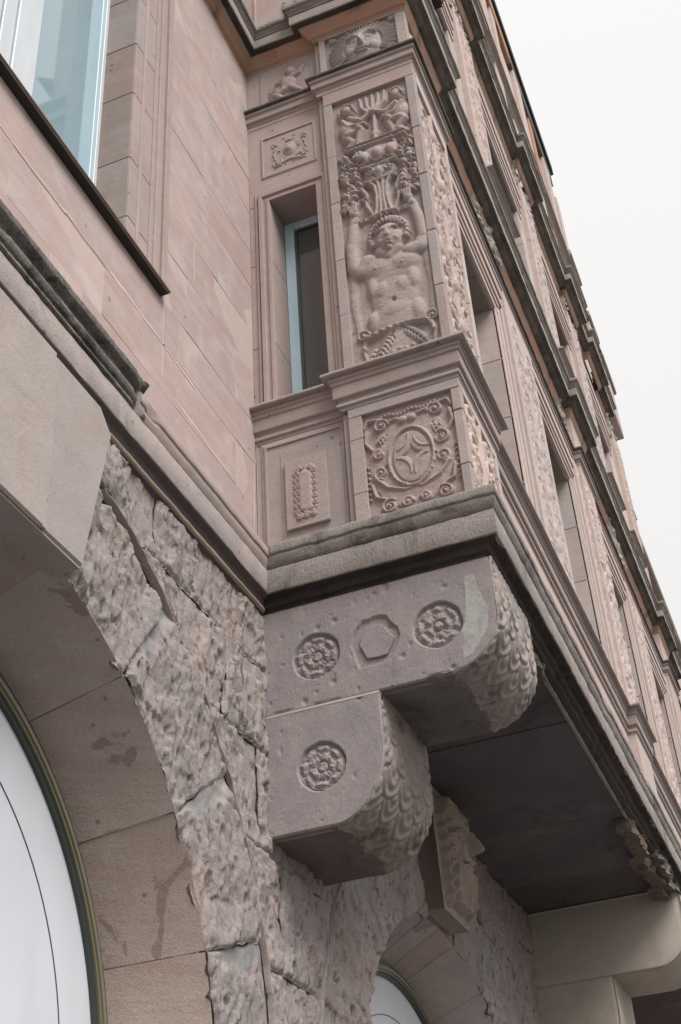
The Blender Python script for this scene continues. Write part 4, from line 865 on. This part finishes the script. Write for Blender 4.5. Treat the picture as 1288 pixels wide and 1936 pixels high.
# putti with a tall flame between them
R.line([(c, 10.33), (c + .005, 10.70)], .032, .085, .02); R.ell(c, 10.42, .05, .05, .085); R.ell(c, 10.70, .055, .04, .10)
for k in range(5): R.line([(c + (k - 2) * .022, 10.72), (c + (k - 2) * .05, 10.82), (c + (k - 2) * .055, 10.95)], .028, .07, .014)
for sg in (-1, 1):
    x = c + sg * .20
    R.ell(x + sg * .015, 10.80, .058, .065, .115); R.ell(x + sg * .02, 10.825, .062, .05, .11)
    for k in range(7): t = k * .5 - .2; R.ell(x + sg * .015 + .05 * math.cos(t), 10.82 + .045 * math.sin(t), .02, .02, .12)
    R.ell(x + sg * .035, 10.60, .085, .12, .095); R.line([(x, 10.70), (c + sg * .11, 10.64), (c + sg * .03, 10.70)], .038, .10, .028)
    R.line([(x + sg * .06, 10.68), (x + sg * .02, 10.60), (c + sg * .08, 10.585)], .034, .115, .026)
    R.line([(x + sg * .03, 10.50), (c + sg * .12, 10.52), (c + sg * .16, 10.37)], .055, .12, .034); R.line([(x + sg * .05, 10.48), (x - sg * .01, 10.40), (x + sg * .06, 10.34)], .05, .10, .03); R.ell(c + sg * .13, 10.53, .045, .045, .13)
    R.leaf(x + sg * .085, 10.72, x + sg * .09, 10.92, .035, .05, 4)
# fruit garlands on both sides of the vase
rr = np.random.default_rng(3)
for sg in (-1, 1):
    for k in range(70):
        z = rr.uniform(9.66, 10.26); x = c + sg * (.255 + rr.uniform(-.085, .075) - .03 * (z > 10.1)); r = rr.uniform(.016, .045)
        R.ell(x, z, r, r * rr.uniform(.7, 1.1), rr.uniform(.05, .11))
    for k in range(16):
        z = rr.uniform(9.66, 10.26); x = c + sg * rr.uniform(.18, .32); a = rr.uniform(0, 6.28); R.leaf(x, z, x + .08 * math.cos(a), z + .08 * math.sin(a), .024, rr.uniform(.06, .10), 3)
    for k in range(14): R.ell(c + sg * (.25 + rr.uniform(-.07, .07)), rr.uniform(9.68, 10.24), .014, .014, .045, mode='cut')
    for k in range(7): R.line([(c + sg * (.20 + k * .02), 9.66), (c + sg * (.23 + k * .022), 9.60 + .02 * (k % 2))], .013, .07)
R.blur(1); R.H = np.minimum(R.H, .16) * .68; R.weather(.0035, 18, 9); R.weather(.0018, 70, 19)
edge = np.minimum(np.minimum(R.A - .815, 1.492 - R.A), np.minimum(11.005 - R.B, 9)); R.H *= np.clip(edge / .012, 0, 1)
R.build("carved_caryatid", side(XP + .038), M['oriel'], B, label='caryatid man carrying a vase of fruit with two putti, carved in the corner pilaster')

# base panel of the pilaster: oval with a star, scrollwork frame
R = Relief(.84, 1.502, 6.57, 7.53, .0045)
oc = (1.168, 7.06)
th = np.linspace(0, 2 * math.pi, 60)
def ov(ra, rb, t): return (oc[0] + ra * math.cos(t), oc[1] + rb * math.sin(t))
R.ell(oc[0], oc[1] - .01, .30, .40, .022, p=.15)
R.ell(oc[0], oc[1], .165, .25, .012, base=.022, p=.12)
R.line([ov(.158, .243, t) for t in th], .016, .048)
R.line([ov(.138, .222, t) for t in th], .010, .016, mode='cut', base=.034)
sp = [(1.166, 7.175), (1.255, 7.085), (1.172, 6.975), (1.098, 7.07)]
q = np.abs((R.A - 1.170) / .088) ** .62 + np.abs((R.B - 7.078) / .105) ** .62
R.H = np.where(q < 1, .034 - .022 * np.clip((1 - q) * 5, 0, 1) , R.H)
for a, b2, t0, t1, r in ((1.06, 6.94, -.2, 1.5, .10), (1.29, 6.93, 1.6, 3.3, .105), (1.07, 7.24, -1.5, .1, .09), (1.29, 7.22, 3.2, 4.8, .09)):
    R.line([(a + r * math.cos(t), b2 + r * 1.2 * math.sin(t)) for t in np.linspace(t0, t1, 12)], .009, .048)
for (a, b2, r, t0, sg) in ((.975, 7.385, .055, 0, 1), (1.365, 7.400, .055, 3.1, -1), (1.385, 7.15, .058, 1.5, -1), (1.385, 6.99, .052, -1.5, 1), (.945, 7.14, .04, 1.5, 1), (.945, 6.985, .05, -1.5, -1), (.985, 6.70, .055, 1.0, 1), (1.37, 6.70, .052, 2.0, -1), (1.11, 6.695, .04, 0, 1), (1.235, 6.70, .036, 3, -1)):
    R.spiral(a, b2, r, 1.7, t0, .050, .014, sg)
R.ell(1.13, 7.385, .042, .035, .06); R.ell(1.20, 7.385, .042, .036, .06); R.line([(1.04, 7.40), (1.09, 7.41)], .016, .05); R.line([(1.24, 7.41), (1.31, 7.42)], .018, .05)
for s0 in (-1, 1):
    R.line([(oc[0] + s0 * .30, 7.36), (oc[0] + s0 * .315, 7.27), (oc[0] + s0 * .27, 7.20)], .020, .05, .014); R.line([(oc[0] + s0 * .20, 7.44), (oc[0] + s0 * .29, 7.46), (oc[0] + s0 * .318, 7.40)], .016, .05, .012)
    R.line([(oc[0] + s0 * .255, 6.94), (oc[0] + s0 * .18, 6.85), (oc[0] + s0 * .06, 6.80), (oc[0], 6.815)], .018, .052, .012); R.line([(oc[0] + s0 * .29, 6.90), (oc[0] + s0 * .27, 6.80), (oc[0] + s0 * .20, 6.765)], .016, .046, .012)
    for k in range(7): R.ell(oc[0] + s0 * .312, 7.06 - k * .045, .012, .014, .04)
    for k in range(9): R.ell(oc[0] + s0 * (.05 + k * .021), 6.845 + .006 * k + .0012 * k * k * k * .6, .010, .012, .058)
for k in range(15): R.ell(.98 + k * .028, 7.46 + .01 * math.sin(k), .013, .015, .045)
R.leaf(oc[0] - .16, 7.30, oc[0] - .24, 7.22, .03, .045, 4); R.leaf(oc[0] + .17, 7.30, oc[0] + .21, 7.16, .03, .045, 4)
R.blur(1); R.H *= .72; R.weather(.0035, 18, 2); R.weather(.0016, 70, 22)
edge = np.minimum(np.minimum(R.A - .84, 1.502 - R.A), 7.53 - R.B); R.H *= np.clip(edge / .01, 0, 1)
R.build("carved_shield", side(XP + .036), M['oriel'], B, label='square panel with star in an oval framed by scrollwork, at the pilaster foot')
# frieze face
R = Relief(.80, 1.472, 11.34, 11.925, .005); fc = (1.155, 11.62)
for k in range(46):
    t = -.6 + k * (math.pi + 1.2) / 45; r1 = .30 + .015 * (k % 2); R.line([(fc[0] + .19 * math.cos(t), fc[1] + .02 + .21 * math.sin(t)), (fc[0] + r1 * math.cos(t), fc[1] + .02 + .30 * math.sin(t))], .013, .05, .010)
R.ell(fc[0], fc[1], .185, .27, .085); R.ell(fc[0], fc[1] + .06, .17, .18, .09)
for sg in (-1, 1):
    R.ell(fc[0] + sg * .078, fc[1] + .075, .058, .036, .018, mode='cut'); R.ell(fc[0] + sg * .078, fc[1] + .072, .042, .022, .016, mode='add'); R.line([(fc[0] + sg * .03, fc[1] + .115), (fc[0] + sg * .08, fc[1] + .135), (fc[0] + sg * .135, fc[1] + .11)], .014, .093)
    R.ell(fc[0] + sg * .095, fc[1] - .06, .075, .09, .084); R.spiral(fc[0] + sg * .255, fc[1] - .17, .05, 1.3, 0, .05, .016, sg); R.spiral(fc[0] + sg * .28, 11.88, .03, 1.2, 0, .04, .012, sg)
R.line([(fc[0], fc[1] + .11), (fc[0], fc[1] - .02)], .022, .104, .034); R.ell(fc[0], fc[1] - .035, .042, .024, .104)
R.line([(fc[0] - .07, fc[1] - .098), (fc[0], fc[1] - .094), (fc[0] + .07, fc[1] - .098)], .011, .03, mode='cut', base=.09); R.line([(fc[0] - .05, fc[1] - .08), (fc[0] + .05, fc[1] - .08)], .013, .098); R.line([(fc[0] - .045, fc[1] - .122), (fc[0] + .045, fc[1] - .122)], .015, .098)
R.blur(1); R.weather(.003, 18, 8); R.build("carved_face", side(XP + .036), M['oriel'], B, label='sun-rayed face carved in the frieze above the pilaster')

# foliage relief for the front faces
def foliage(a0, a1, b0, b1, seed, res=.012, hgt=.055):
    R = Relief(a0, a1, b0, b1, res); c = (a0 + a1) / 2; w_ = (a1 - a0) / 2; r = np.random.default_rng(seed); z = b0 + .12
    R.line([(c, b0), (c, b1)], .025, hgt)
    while z < b1 - .08:
        h = r.uniform(.16, .26)
        for sg in (-1, 1):
            R.spiral(c + sg * w_ * .52, z, w_ * .36, 1.5, math.pi / 2 * sg, hgt, .024, sg * (1 if r.random() < .7 else -1)); R.leaf(c + sg * .03, z - .1, c + sg * w_ * .9, z + r.uniform(-.14, .14), .04, hgt, 4)
            for k in range(3): R.ell(c + sg * w_ * r.uniform(.15, .9), z + r.uniform(-h / 2, h / 2), r.uniform(.02, .05), r.uniform(.02, .05), hgt * r.uniform(.6, 1.1))
        if r.random() < .5: R.ell(c, z, .07, .09, hgt * 1.6)
        z += h
    R.blur(1); R.weather(.004, 14, seed); return R
foliage(XP + .09, 7.525, 7.88, 11.0, 5, .008, .026).build("carved_foliage", face(YP + .025), M['front'], B, label='sunlit front of the corner pilaster carved with foliage')
foliage(XP + .09, 7.525, 6.58, 7.52, 6, .009, .03).build("carved_foliage", face(YP + .025), M['front'], B)
foliage(XP + .09, 7.525, 11.36, 11.92, 7, .009, .03).build("carved_foliage", face(YP + .025), M['front'], B)

# ---- oriel front: bays
OPEN = [(7.70, 9.16), (10.68, 12.16), (13.62, 15.10), (16.60, 18.00)]
PIL = [(13.0, 13.5), (18.5, 19.4)]
BP = [(XF, 0), (XF, -.70), (XP, -.70), (XP, YP), (7.61, YP), (7.61, YR), (12.75, YR), (12.75, YP), (13.55, YP), (13.55, YR), (18.5, YR), (18.5, YP), (19.4, YP), (19.4, YR), (XE, YR), (XE, 0)]
HEAD = 10.55
box("front_wall", 7.6, XE, YR, -1.15, 6.4, 7.62, M['front'], B, .003)
box("front_wall", 7.6, XE, YR, -1.15, HEAD + .45, 12.02, M['front'], B, .003)
piers = [(7.61, OPEN[0][0])] + [(a[1], b[0]) for a, b in zip(OPEN, OPEN[1:])] + [(OPEN[-1][1], XE)]
for i, (x0, x1) in enumerate(piers):
    zs = [7.62, 8.45, 9.2, 9.9, HEAD + .45]
    for z0, z1 in zip(zs, zs[1:]): box("jamb_stone", x0, x1, YR, -1.15, z0 + .003, z1 - .003, M['front'], B, .003)
    if x1 - x0 > .5:
        for xa, xb, yy in ((x0, x0 + .07, -.012), (x0 + .10, x0 + .17, -.022), (x0 + .20, x0 + .30, -.035), (x1 - .08, x1, -.012)):
            box("jamb_moulding", xa, xb, YR + yy, YR + .02, 7.85, HEAD + .4, M['front'], B, .005)
        cx0, cx1 = x0 + .42, min(x1 - .12, x0 + 1.4)
        mp = box("mullion_pilaster", cx0 - .06, cx1 + .06, YR - .055, YR + .02, 7.9, 11.1, M['front'], B, .004, label=None)
        foliage(cx0, cx1, 7.95, 11.0, 20 + i, .011, .016).build("carved_foliage", face(YR - .052), M['front'], mp)
for i, (x0, x1) in enumerate(OPEN):
    box("head_stone", x0 - .25, x1 + .25, YR - .0, -1.15, HEAD, HEAD + .452, M['front'], B, .003)
    for j in range(3): box("soffit_stone", x0 + j * (x1 - x0) / 3 + .002, x0 + (j + 1) * (x1 - x0) / 3 - .002, YR + .03, -1.16, HEAD - .006, HEAD + .05, M['jamb'], B, .002)
    for z, h, o_ in ((HEAD + .012, .07, .016), (HEAD + .10, .06, .03), (HEAD + .18, .10, .045), (HEAD + .30, .12, .062)):
        box("head_moulding", x0 - .16, x1 + .14 + (.0 if o_ < .04 else .08), YR - o_, YR + .02, z, z + h, M['front'], B, .006)
    fw = pt("front_window")
    box("frame_stile", x0, x0 + .08, -1.22, -1.16, 7.6, HEAD, M['wframe'], fw, .004); box("frame_stile", x1 - .08, x1, -1.22, -1.16, 7.6, HEAD, M['wframe'], fw, .004); box("frame_rail", x0 + .08, x1 - .08, -1.22, -1.16, HEAD - .09, HEAD - .01, M['wframe'], fw, .004)
    box("pane", x0 + .08, x1 - .08, -1.19, -1.165, 7.6, HEAD - .09, M['glassdark'], fw, 0)
box("pilaster_block", 12.75, 13.55, YP, YR + .05, 6.58, 12.0, M['front'], B, .004); box("pilaster_block", 18.5, 19.4, YP, YR + .05, 6.58, 12.0, M['front'], B, .004)
foliage(12.82, 13.48, 7.95, 11.0, 41, .013, .026).build("carved_foliage", face(YP), M['front'], B)

# mouldings of the oriel, each one path round side and front
cap_lo = [(.062, 7.872), (.062, 7.846), (.050, 7.843), (.052, 7.818), (.050, 7.812), (.036, 7.808), (.038, 7.800), (.040, 7.705), (.036, 7.698), (.012, 7.694), (.010, 7.662), (.022, 7.656), (.020, 7.632), (.004, 7.628), (.002, 7.602), (-.02, 7.600)]
cl = sweep("sill_cornice", BP, cap_lo, M['oriel'], B, segs=(0, 15), step=.06, jit=.0025, soft=.0025, seed=41, label='moulded cornice under the oriel windows')
sweep("cornice_nosing", BP, [(0, 7.937), (.088, 7.914), (.103, 7.904), (.105, 7.884), (.098, 7.877), (.05, 7.874)], M['course'], cl, segs=(0, 15), step=.05, jit=.003, soft=.003, seed=42)
cap_hi = [(0, 11.40), (.060, 11.372), (.066, 11.362), (.044, 11.338), (.046, 11.305), (.030, 11.300), (.032, 11.236), (.030, 11.230), (.010, 11.226), (.012, 11.205), (.014, 11.200), (.004, 11.196), (.004, 11.150), (-.02, 11.148)]
ch = sweep("capital_cornice", BP, [(a * 1.15, b) for a, b in cap_hi[3:]], M['trim'], B, segs=(0, 15), step=.06, jit=.002, soft=.002, seed=43, label='moulded cornice above the caryatid pilaster')
sweep("cornice_nosing", BP, [(0, 11.41), (.064, 11.376), (.078, 11.364), (.076, 11.342), (.05, 11.338)], M['black'], ch, segs=(0, 15), step=.04, jit=.004, soft=.002, seed=44)

def entablature(z, path, k, seed, front_only=False, label=None, s=1.0):
    sg = (0, len(path) - 1)
    e = sweep("cornice", path, [(-.02, z + .085), (.155 * s, z + .088), (.158 * s, z + .095), (.160 * s, z + .20), (.150 * s, z + .205), (0, z + .21)][::-1], M['corona'], B, segs=sg, step=.05, jit=.005, chip=.008, seed=seed, label=label)
    nside = len(path) - len(BP) + 3 if k == 1 else (4 if front_only is False and path is not BP else 3)
    pr = [(-.02, z - .06), (.006, z - .055), (.010, z - .035), (.03, z - .03), (.045, z - .005), (.075, z + .03), (.095, z + .055), (.10, z + .082), (-.02, z + .083)][::-1]
    nside = 4 if k == 0 else 3
    sweep("bed_moulding", path, pr, M['orange'], e, segs=(0, nside), step=.05, jit=.004, seed=seed + 1)
    sweep("dark_fillet", path, [(.10, z + .0835), (.150 * s, z + .0845), (.149 * s, z + .076), (.102, z + .072)][::-1], M['bed'], e, segs=(0, nside), step=.05, jit=.006, seed=seed + 2)  # near-black strip below the corona edge on the side
    sweep("bed_moulding", path, [(-.02, z - .11), (.004, z - .105), (.012, z - .075), (.024, z - .06), (.028, z - .02), (.04, z + .0), (.04, z + .083), (-.02, z + .084)][::-1], M['orange'], e, segs=(nside, len(path) - 1), step=.08, jit=.006, seed=seed + 1)
    sweep("dark_soffit", path, [(.03, z + .012), (.06, z + .02), (.10, z + .05), (.11, z + .078), (.154 * s, z + .082), (.155 * s, z + .086), (0, z + .087)][::-1], M['black'], e, segs=(nside, len(path) - 1), step=.05, jit=.008, seed=seed + 2)  # black underside of the corona along the front
    sweep("crown_moulding", path, [(0, z + .207), (.166 * s, z + .21), (.172 * s, z + .235), (.180 * s, z + .24), (.186 * s, z + .27), (.205 * s, z + .275), (.210 * s, z + .315), (.195 * s, z + .33), (0, z + .36)][::-1], M['blackgrey'], e, segs=sg, step=.05, jit=.006, chip=.01, seed=seed + 3)
    return e
LW = [(-1.0, 0.0)]
EP = LW + BP
entablature(12.0, EP, 0, 60, label='heavy cornice with orange stained bed moulding above the first floor')
for x0, x1 in ((8.9, 9.9), (12.4, 13.6), (15.2, 16.2)): crumble(x0, x1, 11.70, 12.06, YR + .01, int(x0 * 10), 'corona', .04)

# ---- second floor
Z2 = 12.36
B2 = [(XF, 0), (XF, -.70), (XP, -.70), (XP, YP), (7.61, YP), (7.61, YR), (9.6, YR), (9.6, YP), (10.5, YP), (10.5, YR), (12.75, YR), (12.75, YP), (13.55, YP), (13.55, YR), (15.6, YR), (15.6, YP), (16.4, YP), (16.4, YR), (17.2, YR), (17.2, YP), (18.1, YP), (18.1, YR), (19.0, YR), (19.0, 0)]
sbox("oriel_stone", 0, 1.50, Z2 - .05, 18.0, XF, 7.12, 'oriel', B, .003); sbox("pilaster_block", .748, 1.561, Z2 - .05, 17.0, XP, XP + .2, 'oriel', B, .006)
sweep("panel_frame", framepath(.12, .62, 12.42, 13.3)[::-1], [(0, 0), (0, .014), (-.02, .014), (-.03, .0), (-.06, -.006)], M['pink'], B, closed=True, mapf=SM, soft=.002)
for k in range(9): sbox("carved_bead", .40, .425, 12.44 + k * .05, 12.475 + k * .05, XF - .02, XF + .01, 'oriel', B, .006); sbox("carved_bead", .52, .545, 12.44 + k * .05, 12.475 + k * .05, XF - .02, XF + .01, 'oriel', B, .006)
box("front_wall", 6.9, XE, YR, -1.15, 12.3, 12.95, M['front'], B, .003)
sweep("sill_cornice", B2, [(0, 12.99), (.11, 12.96), (.115, 12.93), (.075, 12.92), (.06, 12.88), (.03, 12.87), (.02, 12.80), (0, 12.79)], M['corona'], B, segs=(3, 23), soft=.003, step=.1, jit=.004, seed=80)
op2 = [(7.8, 9.35), (10.75, 12.4), (13.9, 15.3), (16.7, 18.2)]
H2 = 15.35
for i, (x0, x1) in enumerate([(6.9, op2[0][0])] + [(a[1], b[0]) for a, b in zip(op2, op2[1:])] + [(op2[-1][1], XE)]):
    for z0, z1 in ((12.95, 13.8), (13.8, 14.7), (14.7, H2)): box("jamb_stone", x0, x1, YR, -1.15, z0 + .003, z1 - .003, M['front'], B, .003)
    xc = (x0 + x1) / 2; mp = box("mullion_pilaster", xc - .4, xc + .4, YR - .07, YR + .02, 12.97, 16.3, M['front'], B, .006)
    foliage(xc - .32, xc + .32, 13.1, 16.2, 60 + i, .016, .02).build("carved_foliage", face(YR - .066), M['front'], mp)
    crumble(xc - .45, xc + .45, 16.2, 16.7, YR + .0, 60 + i, 'corona', .06)
box("front_wall", 6.9, XE, YR, -1.15, H2, 16.75, M['front'], B, .003)
for x0, x1 in op2:
    box("soffit_stone", x0, x1, YR + .02, -1.16, H2 - .006, H2 + .05, M['jamb'], B, .002)
    for z, h, o_ in ((H2 + .012, .09, .016), (H2 + .13, .07, .03), (H2 + .23, .13, .045), (H2 + .40, .14, .062)): box("head_moulding", x0 - .16, x1 + .2, YR - o_, YR + .02, z, z + h, M['front'], B, .006)
    fw = pt("upper_window"); box("frame_stile", x0, x0 + .08, -1.22, -1.16, 12.95, H2, M['wframe'], fw, .004); box("pane", x0 + .08, x1, -1.19, -1.165, 12.95, H2, M['glassdark'], fw, 0)
entablature(16.72, B2, 1, 90, s=1.05, label='upper cornice with soot and stepped breaks')
# carved console hanging at the first upper window
crumble(8.3, 8.8, 15.0, 15.5, YR, 77, 'bed', .14)
# ---- attic and gable
AP = [(6.9, -.0), (6.9, YR + .02), (19.0, YR + .02), (19.0, 0)]
box("attic_wall", 6.9, 18.9, YR + .02, -1.0, 17.05, 19.55, M['front'], B, .01)
box("attic_wall", 6.9, 18.75, YR + .02, -1.0, 19.55, 23.0, M['front'], B, .01, label='plain upper gable wall under the black eave')
sweep("attic_cornice", AP, [(0, 18.0), (.13, 17.97), (.135, 17.90), (.09, 17.88), (.05, 17.80), (0, 17.78)], M['corona'], B, step=.2, jit=.006, seed=100, soft=.004)
sweep("attic_cornice", [(6.9, 0), (6.9, YR + .02), (18.9, YR + .02), (18.9, 0)], [(0, 19.62), (.16, 19.58), (.165, 19.48), (.10, 19.46), (.06, 19.36), (0, 19.34)], M['corona'], B, step=.2, jit=.006, seed=101, soft=.004)
for x in (8.0, 10.6, 13.2, 15.8, 18.0):
    box("attic_pilaster", x - .25, x + .25, YR - .06, YR + .1, 18.0, 22.6, M['front'], B, .01)
    box("attic_pilaster", x + .9, x + 1.2, YR - .04, YR + .1, 18.0, 22.6, M['orange' if x in (10.6, 15.8) else 'front'], B, .01)
ev = box("roof_eave", 6.5, 18.72, YR - .11, -.9, 23.02, 23.28, M['slate'], B, .01, label='thin black roof eave at the top')
for i, (x0, x1, mt) in enumerate(((6.5, 9.2, 'jamb'), (9.2, 11.6, 'orange'), (11.6, 13.3, 'black'), (13.3, 15.4, 'orange'), (15.4, 18.6, 'black'))): box("eave_board", x0, x1, YR - .06, YR + .08, 22.55, 23.02, M[mt], ev, .01)
# stepped gable ends beyond the eave
for (x0, x1, y, z0, z1) in ((18.75, 19.5, YR - .05, 18.9, 20.6), (19.3, 20.0, YR - .09, 18.6, 19.4), (19.6, 20.55, YR - .14, 17.3, 18.5)):
    box("gable_step", x0, x1, y, -1.0, z0, z1, M['front'], B, .02); box("gable_coping", x0 - .1, x1 + .12, y - .05, -1.0, z1 + .002, z1 + .16, M['corona'], B, .02)
box("end_wall", XE - .3, XE, YR + .01, 0, 6.3, 16.74, M['front'], B, .004)
box("wall_core", 7.2, XE - .4, -1.0, 4.0, 6.4, 22.5, M['bed'], B, 0); box("main_wall", XE, 24.0, -.10, 4.0, 0, 16.0, M['front'], B, .01)

# ---- neighbouring house further down the street
NB = bpy.data.objects.new("neighbour_house", None); C.objects.link(NB); NB['category'] = 'building'; NB['label'] = 'far pinkish house with a grey eave beyond the end of the oriel'
box("wall", 24.5, 44, -.70, 8, 0, 19.6, M['front'], NB, .02, label='pinkish upper wall'); box("string_course", 24.4, 44, -.80, -.6, 16.2, 16.6, M['corona'], NB, .02)
box("eave", 24.3, 44.2, -.95, 8.2, 19.602, 19.85, M['corona'], NB, .03); box("gutter", 24.2, 27.0, -1.03, -.94, 19.72, 19.86, M['zinc'], NB, .03)
for i in range(6):
    f_ = box("window_frame", 26 + i * 3, 27.3 + i * 3, -.73, -.6, 14.0, 15.8, M['wwhite'], NB, .02); box("pane", 26.1 + i * 3, 27.2 + i * 3, -.735, -.72, 14.1, 15.7, M['glassdark'], f_, 0)
th = np.linspace(0, 2 * math.pi, 13)
P = np.stack([np.stack([24.35 + .07 * np.cos(th), -.86 + .07 * np.sin(th), np.full(13, z)], -1) for z in (0, 10, 18, 19.7)], 0)
sheet("downpipe", P, M['zinc'], NB)
